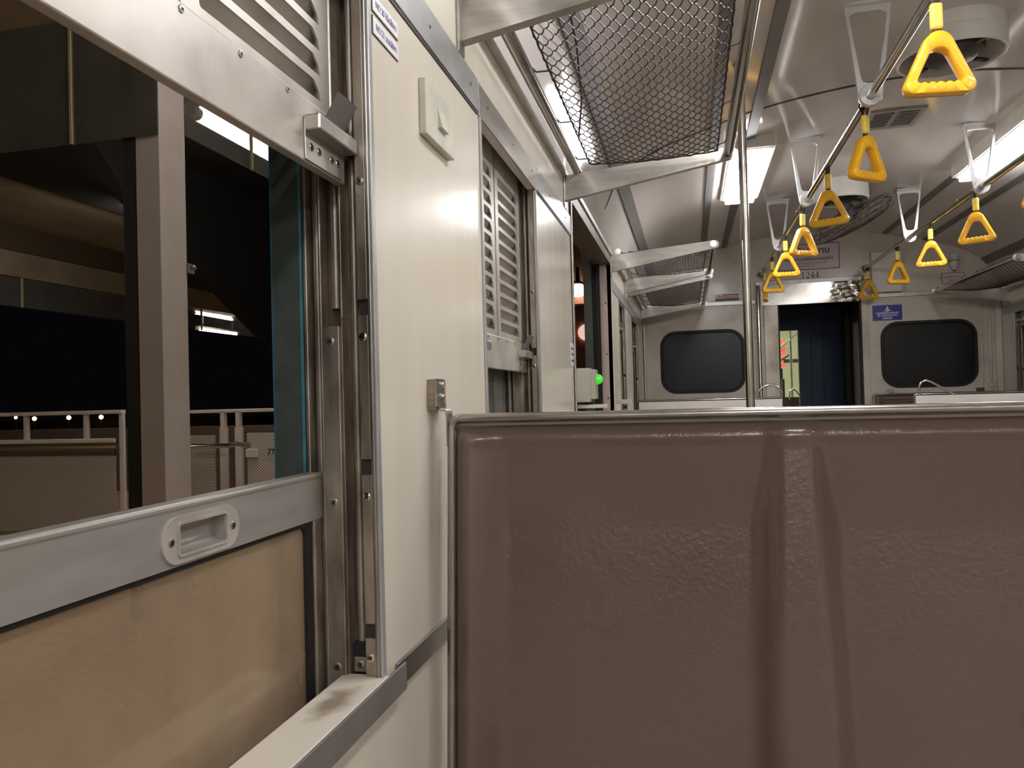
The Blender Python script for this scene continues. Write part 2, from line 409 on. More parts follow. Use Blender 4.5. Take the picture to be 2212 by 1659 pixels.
WINS = [(-.04, .945), (1.495, 2.085), (4.63, 5.12), (5.66, 6.42)]
ZS, ZT = .862, 1.792
DOOR = (2.745, 4.20)
WINS_R = WINS[:3]+[(6.15, 6.90)]
def side_wall(T, name):
    WN = WINS_R if T else WINS
    holes = [rect(a, b, ZS-.03, ZT) for a, b in WN]+[rect(DOOR[0], DOOR[1], .02, 1.93)]
    b = MB().holed(rect(YB, YE, 0, 2.0), holes, FX(0), (-.02, 0, 0))
    o = S(b.build(name, CREAM if T else CREAM_ST, None, T))
    holes = [rrect(a+.02, c-.004, .815, 1.84, .11) for a, c in WN]+[rpoly([(DOOR[0]-.0, .0+.05), (DOOR[1]-.02, .05), (DOOR[1]-.02, 2.06), (DOOR[0], 2.06)], [.02,.02,.3,.3])]
    sk = MB().holed(rect(YB, YE, -.1, 2.55), holes, FX(-.147), (.045, 0, 0)).build('body_skin', TEAL, o, T)
    # closing webs between the skin and the lining, around every opening
    wb = MB()
    for a, c in WN:
        for (y0, y1) in ((a-.03, a-.012), (c+.022, c+.04)): wb.box(-.103, -.019, y0, y1, .78, 1.9)
        wb.box(-.103, -.019, a-.03, c+.04, 1.86, 1.9); wb.box(-.103, -.019, a-.03, c+.04, .76, .79)
    wb.build('wall_web', ALU_D, o, T)
    a, c = WINS[0]
    MB().box(-.1055, -.1015, c-.0056, c-.004, .93, 1.73).build('paint_edge', TEALEDGE, o, T)
    MB().box(-.1475, -.1458, c-.0056, c-.004, .93, 1.73).build('paint_edge', mat('dull_blue_paint_edge', (54,100,124), .5), o, T)
    return o
side_wall(None, 'wall_left'); side_wall(MIR, 'wall_right')

# end wall with a doorway and two rounded windows
EW = [(.165, .885, 1.222, 1.768), (2.03, 2.757, 1.222, 1.768)]
arch = [(W/2-a, b) for a, b in PROF[::-1]]+[(W/2+a, b) for a, b in PROF[1:]]
outer = [(0, 0)]+[(x, z-.0) for x, z in arch]+[(W, 0)]
endw = S(MB().holed(outer, [rrect(*e, .13) for e in EW]+[rect(1.19, 1.866, .02, 1.975)], FY(YE), (0, .05, 0)).build('wall_end', ENDW))
for i, e in enumerate(EW):
    r = struct('window_%d' % (5+i), ((e[0]+e[1])/2, YE, e[2]))
    MB().ring(((e[0]+e[1])/2, (e[2]+e[3])/2), rrect(e[0]-.012, e[1]+.012, e[2]-.012, e[3]+.012, .14), rrect(e[0]+.014, e[1]-.014, e[2]+.014, e[3]-.014, .115), FY(YE+.004), .03, .004).build('rubber_gasket', RUBBER, r)
    MB().prism(rrect(e[0]+.01, e[1]-.01, e[2]+.01, e[3]-.01, .12), FY(YE+.012), (0, .008, 0)).build('glass_pane', GLASSDARK, r)

# mouldings of the side walls
def side_trims(T, side):
    t = struct('trim_%d' % (1 if side == 'l' else 2), (0 if side == 'l' else W, 0, 1.79))
    def hz(y0, y1, z0, z1, m, n, x0=0., x1=.004): MB().box(x0, x1, y0, y1, z0, z1, .0012 if x1-x0 > .003 else 0).build(n, m, t, T)
    hz(YB, 1.485, 1.796, 1.862, GREYTRIM, 'header_strip'); hz(1.492, 2.09, 1.79, 1.858, ALU, 'header_strip'); hz(2.098, 2.738, 1.796, 1.862, GREYTRIM, 'header_strip')
    hz(4.22, YE, 1.796, 1.862, GREYTRIM, 'header_strip')
    hz(YB, 1.487, 1.790, 1.7965, DARKLINE, 'shadow_gap', 0, .002); hz(2.098, 2.738, 1.790, 1.7965, DARKLINE, 'shadow_gap', 0, .002)
    hz(YB, DOOR[0], 1.975, 1.997, ALU_P, 'cornice_strip', 0, .012); hz(DOOR[0], YE, 1.975, 1.997, ALU_P, 'cornice_strip', 0, .012)
    # lower dado strip
    for a, b in (((.985, 1.47), (2.11, 2.735), (4.24, 4.61), (5.15, 5.64), (6.45, YE)) if not T else ((.985, 1.47), (2.11, 2.735), (4.24, 4.61), (5.15, 6.11))):
        hz(a, b, .828, .863, STEELD, 'dado_strip', 0, .006)
    hz(YB, -.06, .828, .863, STEELD, 'dado_strip', 0, .006)
    # screws in the header
    for y in (1.19, 1.43, 1.56, 1.8, 2.03, 2.3, 2.6):
        screw((.0045, y, 1.83), (1,0,0), .0035, t, STEELD, T)
    # upright strips beside openings
    for a, b in (WINS_R if T else WINS):
        MB().box(0, .0045, b-.0112, b+.0008, ZS, 1.790, .0015).build('upright_strip', GREYTRIM, t, T)
        MB().box(0, .0045, a-.0008, a+.0112, ZS, 1.790, .0015).build('upright_strip', GREYTRIM, t, T)
    MB().box(0, .008, 2.728, 2.745, .1, 1.99, .003).build('door_edge_strip', ALU, t, T)
    # door jamb facing the camera with its rubber
    MB().box(-.062, .004, 4.2, 4.232, .1, 1.93, .004).build('door_jamb', mat('pinkish_jamb_paint', (206,190,184), .4), t, T)
    for z in (1.72, 1.44, 1.2): screw((-.03, 4.1995, z), (0,-1,0), .006, t, STEELD, T)
    MB().box(-.102, -.062, 4.19, 4.232, .1, 2.0).box(-.08, -.066, 4.175, 4.19, .1, 1.96).build('door_rubber', RUBBER, t, T)
    MB().box(-.102, 0, DOOR[0], 4.232, 1.93, 1.96).box(-.02, .004, DOOR[0], 4.21, 1.925, 1.985).build('door_head', ALU_D, t, T)
    MB().box(-.102, 0, DOOR[0]-.02, DOOR[0], .1, 1.96).build('door_jamb', ALU_D, t, T)
    return t
side_trims(None, 'l'); side_trims(MIR, 'r')

# ============================================================ SIDE WINDOWS
def window(i, y0, y1, T, side):
    r = struct('window_%d' % i, (0 if side == 'l' else W, (y0+y1)/2, ZS))
    for (yj, sg) in ((y1, 1), (y0, -1)):
        Y = lambda a: yj+sg*a
        def bx(b, x0, x1, a, c, z0, z1, bev=0):
            lo, hi = sorted((Y(a), Y(c))); return b.box(x0, x1, lo, hi, z0, z1, bev)
        b = MB(); bx(b, -.102, -.001, .014, .022, .80, 1.86); b.build('window_jamb', ALU_D, r, T)
        b = MB(); bx(b, -.1005, -.094, -.006, .014, .83, 1.86, .002); bx(b, -.0765, -.0725, -.008, .014, .83, 1.86, .0015); b.build('outer_track_fin', ALU_V, r, T)
        b = MB(); b.tube([(-.086, Y(.010), .83), (-.086, Y(.010), 1.86)], .006, 10); b.tube([(-.059, Y(.010), 1.345), (-.059, Y(.010), 1.86)], .0075, 10)
        b.tube([(-.0335, Y(.012), .9), (-.0335, Y(.012), 1.86)], .006, 10); b.build('track_bead', ALU_V, r, T)
        b = MB(); bx(b, -.0725, -.0475, -.010, .012, .845, 1.32, .0015); b.build('jamb_plate', ALU_V, r, T)
        b = MB(); bx(b, -.0475, -.044, -.006, .014, 1.33, 1.86, .001); bx(b, -.0475, -.0455, -.004, .014, .845, 1.33, .0005); b.build('inner_track_fin', ALU_V, r, T)
        b = MB(); bx(b, -.043, -.024, .004, .013, .862, .882, .001); b.build('track_stop', ALU_V, r, T)
        b = MB(); bx(b, -.043, -.024, .003, .013, .883, .902, .001); b.build('rubber_stop', RUBBER, r, T)
        b = MB()
        for z0, z1 in ((.862, .911), (.930, 1.124), (1.144, 1.333), (1.353, 1.80)): bx(b, -.0205, -.006, -.010, .014, z0, z1, .0012)
        b.build('notched_strip', ALU_V, r, T)
        b = MB(); bx(b, -.006, .0005, -.0125, -.0005, .855, 1.79, .002); b.build('jamb_edge', STEELD, r, T)
        b = MB(); bx(b, -.0215, -.0055, -.0028, -.0004, .862, 1.79); b.build('notch_backing', DARKLINE, r, T)
        if i <= 2 and side == 'l' and sg > 0:
            for x, z, d in ((-.060, 1.30, -.010), (-.060, 1.088, -.010), (-.060, .873, -.010), (-.031, 1.339, .012), (-.031, 1.299, .012), (-.031, 1.112, .012), (-.031, .921, .012), (-.034, .872, .004), (-.0135, 1.304, -.010), (-.0135, 1.095, -.010), (-.0135, .886, -.010), (-.0135, 1.509, -.010)):
                screw((x, Y(d-.0003), z), (0, -sg, 0), .0056, r, STEEL if z in (1.304, 1.095, .886) else STEELD, T)
    b = MB(); b.box(-.056, .010, y0, y1+.0, .835, ZS, .003); b.build('window_sill', SILL_ST if (i == 1 and side == 'l') else SILLM, r, T)
    b = MB(); b.box(.0095, .013, y0-.04, y1+.05, .826, ZS+.0005, .001); b.build('sill_nosing', mat('sill_edge_grey', (142,138,132), .38, .4, .12, 12), r, T)
    MB().box(-.102, -.056, y0, y1, .80, .835).build('sill_channel', ALU_D, r, T)
    return r
k = 0
for T, side in ((None, 'l'), (MIR, 'r')):
    for j, (a, b_) in enumerate(WINS if side == 'l' else WINS_R):
        n = (1, 2, 3, 4)[j] if side == 'l' else (7, 8, 9, 10)[j]
        window(n, a, b_, T, side)

def sash(y0, y1, zt, T, label, glass, h=.385, hole=None):
    """sliding lower sash, its inner face at x=-.08; zt is the top of its upper rail"""
    zb = zt-h
    ox = MIR((-.09, (y0+y1)/2, zb)) if T else (-.09, (y0+y1)/2, zb)
    t = thing('window_sash', ox, label, 'window sash', 'sliding window sashes')
    b = MB(); b.holed(rect(y0+.008, y1-.004, zt-.060, zt-.004), [hole] if hole else [], FX(-.0795), (-.0165, 0, 0)); b.box(-.100, -.096, y0+.008, y1-.004, zt-.060, zt-.004); b.box(-.101, -.0785, y0+.008, y1-.004, zt-.008, zt+.0005, .003); b.build('top_rail', SASHP, t, T)
    b = MB(); b.box(-.100, -.0800, y1-.026, y1-.004, zb, zt-.058, .002); b.build('stile', ALU_V, t, T)
    b = MB(); b.box(-.100, -.0800, y0+.008, y0+.030, zb, zt-.058, .002); b.build('stile', ALU_V, t, T)
    b = MB(); b.box(-.100, -.0800, y0+.03, y1-.026, zb, zb+.03, .002); b.build('bottom_rail', ALU_V, t, T)
    b = MB(); b.holed(rect(y0+.030, y1-.026, zb+.03, zt-.06), [rrect(y0+.040, y1-.043, zb+.04, zt-.066, .012)], FX(-.097), (.013, 0, 0)); b.build('gasket', RUBBER, t, T)
    b = MB(); b.box(-.0915, -.0885, y0+.035, y1-.035, zb+.035, zt-.063); b.build('glass_pane', glass, t, T)
    return t
s1 = sash(WINS[0][0], WINS[0][1], 1.127, None, 'lower sliding sash with dusty glass in the nearest window at left', SASHGLASS, hole=rrect(.644, .720, 1.0785, 1.1065, .003))
# recessed pull on the near sash
def pull(par, yc, zc):
    a, hh = .062, .0225; X = -.0795
    b = MB(); b.holed(rrect(yc-a, yc+a, zc-hh, zc+hh, hh-.0005), [rrect(yc-.038, yc+.038, zc-.0135, zc+.0145, .003)], FX(X), (.0022, 0, 0))
    b.holed(rrect(yc-.041, yc+.041, zc-.0165, zc+.0175, .005), [rrect(yc-.038, yc+.038, zc-.0135, zc+.0145, .003)], FX(X+.0022), (.0012, 0, 0))
    p = b.build('pull_handle', ALU_P, par)
    b = MB(); y0, y1, z0, z1 = yc-.0379, yc+.0379, zc-.0134, zc+.0144
    pr = [(X-.001, z1), (X-.014, z1-.001), (X-.0145, z1-.004), (X-.0145, z0+.010), (X-.012, z0+.004), (X-.006, z0+.0008), (X+.0028, z0)]; V = []
    for x, z in pr: V += [(x, y0, z), (x, y1, z)]
    b.add(V, [(2*q, 2*q+1, 2*q+3, 2*q+2) for q in range(len(pr)-1)], True)
    for yy in (y0+.0003, y1-.0003): b.add([(x, yy, z) for x, z in pr], [tuple(range(len(pr)))])
    b.build('finger_recess', SASHP, p)
    for yy in (yc-.05, yc+.05): screw((X+.0022, yy, zc), (1,0,0), .0045, p, STEELD)
pull(s1, .682, 1.092)
sash(WINS[1][0], WINS[1][1], 1.52, None, 'raised sliding sash behind the half-lowered louvred shutter', TINTGLASS, h=.47)

def slot(y0, y1, z0, z1):
    """louvre slot: square left end, swept right end"""
    return rpoly([(y0, z0), (y1, z0), (y1-.004, z0+.012), (y1-.018, z1), (y0, z1)], [.004, .0015, .006, .008, .0075], 4)
def shutter(y0, y1, zb, ncol, T, label):
    t = thing('louvred_shutter', ((y0+y1)/2 if False else -.045, (y0+y1)/2, zb) if not T else MIR((-.045, (y0+y1)/2, zb)), label, 'window shutter', 'louvred window shutters')
    zt = 1.855; X = -.035
    b = MB(); b.box(-.0485, X, y0+.010, y1-.007, zb, zb+.078, .002); b.build('bottom_rail', ALU_P, t, T)
    b = MB(); b.box(-.054, -.043, y1-.028, y1-.004, zb+.078, zt, .002); b.build('stile', ALU, t, T)
    b = MB(); b.box(-.054, -.043, y0+.006, y0+.030, zb+.078, zt, .002); b.build('stile', ALU, t, T)
    wcol = (y1-y0-.05)/ncol
    for c in range(ncol):
        a = y0+.028+c*wcol+.003; d = y0+.028+(c+1)*wcol-.009
        hs = []; z = zb+.078+.016
        while z+.03 < min(zt-.06, zb+.55):
            hs.append((a+.028, d-.024, z, z+.0225)); z += .0325
        b = MB(); b.holed(rect(a, d, zb+.070, zt-.01), [slot(*h) for h in hs], FX(-.0465), (.0030, 0, 0))
        for (s0, s1_, z0, z1) in hs:       # pressed blades behind the slots
            zz = [(-.0440, z1+.001), (-.049, z1-.003), (-.056, (z0+z1)/2), (-.0585, z0-.004), (-.0575, z0-.006)]
            V = []; 
            for (x, zc) in zz: V += [(x, s0-.004, zc), (x, s1_+.004, zc)]
            b.add(V, [(2*q, 2*q+1, 2*q+3, 2*q+2) for q in range(len(zz)-1)], True)
            for e_ in (s0-.0035, s1_+.0035): b.add([(x, e_, zc) for x, zc in zz]+[(-.0455, e_, z0-.006)], [tuple(range(len(zz)+1))])
        b.build('louvre_panel', ALU_P, t, T)
        if c:
            b = MB(); b.box(-.052, -.047, a-.012, a-.001, zb+.075, zt-.01); b.build('mullion', STEELD, t, T)
    n = max(3, int((y1-y0)/.095))
    for q in range(n):
        screw((X+.0004, y0+.08+(y1-y0-.14)*q/(n-1), zb+.071), (1,0,0), .0038, t, ALU, T)
    for (yj, sg) in ((y1, 1), (y0, -1)):
        lo = lambda a, c: sorted((yj+sg*a, yj+sg*c))
        b = MB(); p = lo(-.118, -.022); b.box(X, X+.0022, p[0], p[1], zb+.002, zb+.052, .0008)
        p = lo(-.118, -.012); b.box(X, X+.021, p[0], p[1], zb+.036, zb+.0555, .0022)
        la = b.build('latch', ALU, t, T)
        b = MB(); c_ = yj-sg*.045
        b.obox((X+.010, c_, zb+.074), (0,1,0), (.5,0,.86), (.86,0,-.5), .026, .027, .0012); b.build('latch_tab', BATTEN, la, T)
        b = MB(); p = lo(-.02, .004); b.box(X+.002, X+.016, p[0], p[1], zb+.037, zb+.052, .001); b.build('latch_bolt', RUBBER, la, T)
        for q in (-.104, -.084, -.05, -.034): screw((X+.0022, yj+sg*q, zb+.02), (1,0,0), .0052, la, STEEL, T)
    return t
shutter(WINS[0][0], WINS[0][1], 1.506, 3, None, 'raised silver louvred shutter of the nearest window at upper left')
shutter(WINS[1][0], WINS[1][1], 1.287, 2, None, 'half-lowered two-column louvred shutter between the white wall panels')
shutter(WINS[2][0], WINS[2][1], 1.60, 2, None, 'raised louvred shutter just past the side doorway on the left wall')
shutter(WINS[3][0], WINS[3][1], 1.56, 2, None, 'raised louvred shutter of the left window nearest the end wall')
shutter(WINS_R[3][0], WINS_R[3][1], 1.68, 2, MIR, 'raised louvred shutter on the right wall nearest the end wall')
#__PART2__
# ============================================================ CEILING FITTINGS
ct = struct('trim_3', (W/2, 3, 2.5))
def batten(x, wd, h, mt, y0=YB, y1=YE-.005):
    z0, z1 = ceil_z(x-wd/2), ceil_z(x+wd/2); n = 2
    a = Vector((wd, 0, z1-z0)).normalized(); nn = Vector((a.z, 0, -a.x))
    if nn.z > 0: nn = -nn
    p = [Vector((x-wd/2, 0, z0))-nn*.008, Vector((x+wd/2, 0, z1))-nn*.008, Vector((x+wd/2, 0, z1))+nn*h, Vector((x-wd/2, 0, z0))+nn*h]
    MB().prism([(q.x, q.z) for q in p], FY(y0), (0, y1-y0, 0)).build('ceiling_batten', mt, ct)
for x in (.11, .555, .745): batten(x, .045 if x < .7 else .05, .006, BATTEN)
for x in (2.84, 2.395, 2.08): batten(x, .045, .006, BATTEN)
def seam(y):
    xs = np.linspace(.03, W-.03, 60); V = []; F = []
    for x in xs:
        z = ceil_z(x); V += [(x, y-.006, z-.003), (x, y+.006, z-.003), (x, y+.006, z+.004), (x, y-.006, z+.004)]
    for i in range(len(xs)-1):
        for q in range(4): F.append((i*4+q, i*4+(q+1) % 4, (i+1)*4+(q+1) % 4, (i+1)*4+q))
    MB().add(V, F).build('ceiling_seam', DARKLINE, ct)
seam(3.71); seam(.05)

def ceiling_lamp(xc, y0, label):
    yl = 1.06; zt = ceil_z(xc); zb = zt-.086; wd = .20
    t = thing('ceiling_lamp', (xc, y0+yl/2, zb), label, 'ceiling lamp', 'fluorescent ceiling lamps')
    x0, x1, y1 = xc-wd/2, xc+wd/2, y0+yl
    b = MB(); b.box(x0-.02, x1+.02, y0-.02, y1+.02, zt-.052, zt+.035, .006); b.build('housing', WHITEP, t)
    b = MB(); b.holed(rrect(x0-.006, x1+.006, y0-.006, y1+.006, .012), [rrect(x0+.012, x1-.012, y0+.012, y1-.012, .008)], lambda a, c: (a, c, zt-.056), (0, 0, .016)); b.build('lamp_frame', WHITEP, t)
    b = MB(); b.box(x0+.010, x1-.010, y0+.010, y1-.010, zb, zt-.050, .008); b.build('diffuser', LAMPM, t)
    return t
LY = (4.13, 1.0, -1.5, -4.6, -7.7, -10.8)
names = ['lit ceiling lamp left of the chrome pole, beyond the handles', 'lit ceiling lamp over the left benches above the near window'] + ['lit ceiling lamp on the left side %s' % q for q in ('just behind the viewpoint', 'farther behind the viewpoint', 'well behind the viewpoint', 'at the rear end of the carriage')]
nameR = ['lit ceiling lamp at the right edge behind a white hanger', 'lit ceiling lamp over the right benches beside the viewpoint'] + ['lit ceiling lamp on the right side %s' % q for q in ('just behind the viewpoint', 'farther behind the viewpoint', 'well behind the viewpoint', 'at the rear end of the carriage')]
for y, a, b_ in zip(LY, names, nameR):
    ceiling_lamp(.752, y, a); ceiling_lamp(2.12, y-.04, b_)

def fan_base(x, y, r, h, label):
    z = ceil_z(x)
    t = thing('ceiling_fan', (x, y, z-h), label, 'ceiling fan')
    b = MB(); b.lathe([(r*.99, .0), (r, .012), (r, h*.52), (r*.985, h*.54), (r*.985, h*.57), (r*.99, h*.60), (r*.99, h+.01), (r*.6, h+.012)], (x, y, z-h), n=56)
    b.lathe([(r*.99, 0), (r*.965, -.004), (r*.93, 0), (r*.92, .02), (r*.90, h*.75), (.0001, h*.78)], (x, y, z-h), n=56)
    b.build('mounting_ring', WHITEP, t)
    b = MB(); b.lathe([(.001, -.012), (r*.42, -.008), (r*.6, .015), (r*.66, h*.7)], (x, y, z-h), n=32)
    for a in range(4):
        ca, sa = math.cos(a*1.57+.5), math.sin(a*1.57+.5)
        b.obox((x+ca*r*.78, y+sa*r*.78, z-h+.012), (ca,sa,0), (-sa,ca,0), (0,0,1), r*.16, .010, .004)
    b.build('motor_plate', FANDARK, t)
    return t, z
fan_base(1.425, 3.27, .192, .115, 'round ceiling fan base without a cage, behind the nearest yellow handle')
ft, fz = fan_base(1.43, 5.50, .172, .125, 'round ceiling fan with tilted wire cage hanging before the end wall')
# motor yoke, wire cage and blades of the far fan
fc = Vector((1.475, 5.42, 2.33)); fn = Vector((.42, -.02, -.9)).normalized(); fa = (Vector((0,1,0))-fn*fn.y).normalized(); fb = fn.cross(fa)
b = MB(); b.tube([(1.43, 5.5, fz-.10), (1.43, 5.5, fz-.17), fc-fn*.075], [.02, .02, .03], 10); b.lathe([(.001, -.11), (.045, -.105), (.055, -.06), (.055, -.015), (.02, -.005)], fc, fn, 20)
b.tube([(1.55, 5.5, fz-.12), (1.56, 5.49, fz-.19), fc-fn*.07+fb*.05], .008, 6); b.build('fan_motor', FANDARK, ft)
b = MB(); R_ = .265
def circ(r, h): return [fc+fn*h+fa*math.cos(q*math.pi/20)*r+fb*math.sin(q*math.pi/20)*r for q in range(40)]
for rr, h in ((R_, 0), (R_*.99, .035), (R_*.97, -.03), (R_*.75, .052), (R_*.5, .062), (R_*.28, .066), (R_*.75, -.045), (R_*.45, -.052)): b.tube(circ(rr, h), .0024, 5, closed=True)
for q in range(28):
    a = 2*math.pi*q/28; d = fa*math.cos(a)+fb*math.sin(a)
    b.tube([fc+fn*.068+d*.03, fc+fn*.060+d*R_*.5, fc+fn*.05+d*R_*.8, fc+d*R_, fc-fn*.045+d*R_*.8, fc-fn*.052+d*R_*.3], .0015, 4)
b.lathe([(.001, .072), (.034, .070), (.036, .064)], fc, fn, 20); b.build('wire_cage', WIRE, ft)
b = MB()
for q in range(4):
    a = q*math.pi/2+.4; d = fa*math.cos(a)+fb*math.sin(a); e = fn.cross(d)
    V = [fc+d*.03-e*.015, fc+d*.03+e*.015, fc+d*.2+e*.075+fn*.018, fc+d*.235+e*.02+fn*.004, fc+d*.2-e*.05-fn*.02]
    b.prism([(0,0),(1,0),(2,0),(3,0),(4,0)], lambda u, v, V=V: V[int(u)], fn*.002)
b.build('fan_blade', mat('fan_blade_grey', (120,112,104), .4, .2), ft)

# air grille on the ceiling
t = thing('ceiling_vent', (1.455, 4.25, 2.585), 'grey two-panel slotted vent on the ceiling behind the second handle', 'air vent')
b = MB(); b.holed(rect(1.325, 1.585, 4.12, 4.40), [rect(1.35, 1.442, 4.15, 4.37), rect(1.468, 1.56, 4.15, 4.37)], lambda a, c: (a, c, ceil_z(a)-.010), (0, 0, .012)); b.build('vent_frame', mat('vent_grey', (150,146,142), .45, .2), t)
b = MB(); 
for x0, x1 in ((1.35, 1.442), (1.468, 1.56)):
    for q in range(7): b.box(x0, x1, 4.158+q*.0315, 4.172+q*.0315, 2.586, 2.592)
b.build('vent_slats', BATTEN, t)
MB().box(1.33, 1.58, 4.13, 4.39, 2.592, 2.596).build('vent_backing', DARKLINE, t)

# ============================================================ LUGGAGE RACKS
def rack(ya, yb, T, label, far=False):
    c = (.28, (ya+yb)/2, 1.88)
    t = thing('luggage_rack', MIR(c) if T else c, label, 'luggage rack', 'luggage racks')
    for yy, sg in ((ya, 1), (yb, -1)):
        poly = rpoly([(.0, 1.886), (.577, 1.984), (.577, 2.024), (.0, 1.978)], [.002, .017, .020, .002], 6)
        b = MB(); b.prism(poly, FY(yy-.003), (0, .006, 0))
        lo, hi = sorted((yy, yy+sg*.022))
        for (x0, z0, x1, z1) in ((.0, 1.886, .552, 1.9797),):
            b.add([(x0, lo, z0), (x1, lo, z1), (x1, hi, z1), (x0, hi, z0), (x0, lo, z0+.005), (x1, lo, z1+.005), (x1, hi, z1+.005), (x0, hi, z0+.005)], [(0,1,2,3),(4,5,6,7),(0,1,5,4),(1,2,6,5),(2,3,7,6),(3,0,4,7)])
        br = b.build('rack_bracket', ALU, t, T)
        b = MB(); b.box(.0, .006, yy-.018, yy+.018, 1.862, 2.062, .002); b.build('wall_plate', ALU, br, T)
        b = MB(); lo, hi = sorted((yy-sg*.004, yy-sg*.012)); b.cyl((.548, lo, 2.003), (.548, hi, 2.003), .017, 20); b.build('tube_cap', STEEL, br, T)
        b = MB(); b.cyl((.046, lo, 1.995), (.046, hi, 1.995), .016, 20); b.build('tube_cap', STEEL, br, T)
    MB().cyl((.548, ya+.003, 2.003), (.548, yb-.003, 2.003), .0165, 24).build('front_tube', STEEL, t, T)
    MB().cyl((.046, ya+.003, 1.995), (.046, yb-.003, 1.995), .0155, 24).build('rear_tube', STEEL, t, T)
    # woven net with a sag
    x0, x1, y0, y1 = .098, .512, ya+.03, yb-.045
    def zz(x, y): 
        s_ = math.sin(math.pi*(x-x0)/(x1-x0)); return 1.996+(x-x0)*.012-.022*s_*min(1, min(y-ya, yb-y)/.12)
    b = MB(); wx, dy = .0325, .0268; n = max(4, int((y1-y0)/dy)); r = .0018
    nx = int(round((x1-x0)/wx)); wx = (x1-x0)/nx; SEG = 6
    for q in range(n+1):
        yc = y0+(y1-y0)*q/n; ph = (q % 2)*math.pi; pts = []
        for s_ in range(nx*SEG+1):
            x = x0+wx*s_/SEG; a = 2*math.pi*s_/SEG+ph; v = math.cos(a)
            y = yc+(1 if v > 0 else -1)*abs(v)**.75*dy*.56
            pts.append((x, min(max(y, y0), y1), zz(x, y)+math.sin(a)*.0016))
        b.tube(pts, r, 3, caps=False)
    b.build('rack_net', WIRE, t, T)
    b = MB(); loop = []
    for s_ in range(24): loop.append((x0+(x1-x0)*s_/24, y0))
    for s_ in range(60): loop.append((x1, y0+(y1-y0)*s_/60))
    for s_ in range(24): loop.append((x1-(x1-x0)*s_/24, y1))
    for s_ in range(60): loop.append((x0, y1-(y1-y0)*s_/60))
    P = [(x+.0012*math.cos(q*2.1), y+.0012*math.sin(q*1.7), zz(x, y)+.001*math.sin(q*2.1)) for q, (x, y) in enumerate(loop)]
    b.tube(P, [.0031 if q % 2 else .0023 for q in range(len(P))], 6, closed=True); b.build('net_border', WIRE, t, T)
    nh = max(3, int((yb-ya)/.25))
    for xe, xt, zt in ((x0, .046, 1.995), (x1, .548, 2.003)):
        for q in range(nh):
            y = y0+.05+(y1-y0-.1)*q/(nh-1); d = 1 if xt > xe else -1; pts = [(xe-d*.004, y, zz(xe, y)-.004), (xe, y, zz(xe, y)+.004), (xt-d*.02, y, zt+.006)]
            pts += [(xt+d*math.cos(a)*.019*-1, y, zt+math.sin(a)*.019) for a in (math.pi*.1, math.pi*.35, math.pi*.6, math.pi*.85)]
            MB().tube(pts, .0022, 6).build('net_hook', WIRE, t, T)
    return t
rack(1.372, 2.616, None, 'steel-tube luggage rack with dark wire net, nearest one on the left wall')
rack(4.200, 5.137, None, 'luggage rack with dark net on the left wall just past the side doorway')
rack(5.322, 6.95, None, 'luggage rack with dark net on the left wall against the end wall')
rack(5.322, 6.95, MIR, 'luggage rack with dark net on the right wall against the end wall')
rack(4.200, 5.137, MIR, 'luggage rack on the right wall at the edge, nearer than the last one')
# the flat bar of the rack section right before the nearest one
# conduit wire tied under the near rack
t = MB(); t.tube([(.09, 2.36, 2.02), (.11, 2.30, 2.11), (.125, 2.1, 2.19), (.135, 1.8, 2.22), (.13, 1.2, 2.235), (.13, .4, 2.235)], .003, 8)
tag(t.build('ceiling_cable', WIRE), 'thin brown cable running along the ceiling above the nearest luggage rack', 'cable')

# ============================================================ HANDRAILS AND HANDLES
RZ = 2.243
def handrail(xr, ys, y0, label):
    t = thing('ceiling_handrail', (xr, 3, RZ), label, 'handrail', 'ceiling handrails')
    MB().tube([(xr, y0, RZ), (xr, 7.0, RZ), (xr, YE-.002, RZ)], .0155, 24).build('rail_tube', STEEL, t)
    MB().lathe([(.032, 0), (.032, .008), (.018, .014), (.016, .05)], (xr, YE, RZ), (0,-1,0), 24).build('end_flange', STEELD, t)
    for y in ys:
        zt = ceil_z(xr)-RZ
        outer = rpoly([(-.079, zt), (-.036, -.036), (.036, -.036), (.079, zt)], [.003, .034, .034, .003], 8)
        inner = rpoly([(-.064, zt-.028), (-.025, .046), (.025, .046), (.064, zt-.028)], [.020, .020, .020, .020], 8)
        b = MB(); b.ring((0, zt*.52), outer, inner, lambda u, v: (xr+u, y, RZ+v), .015, .003, 110)
        b.box(xr-.079, xr+.079, y-.03, y+.03, RZ+zt-.010, RZ+zt+.004, .003)
        b.lathe([(.0165, -.013), (.036, -.013), (.038, -.010), (.038, .010), (.036, .013), (.0165, .013)], (xr, y, RZ), (0,1,0), 28)
        h = b.build('hanger', HANG, t)
    for y in ys: screw((xr-.012, y+.33, RZ+.013), (0,0,1), .004, t, STEELD)
    return t
handrail(1.05, (1.41, 2.90, 4.39, 5.74), -3, 'chrome handrail under the ceiling on the left of the aisle, with white hangers')
handrail(1.905, (1.41, 2.90, 4.41, 5.73), -3, 'chrome handrail under the ceiling on the right of the aisle, with white hangers')
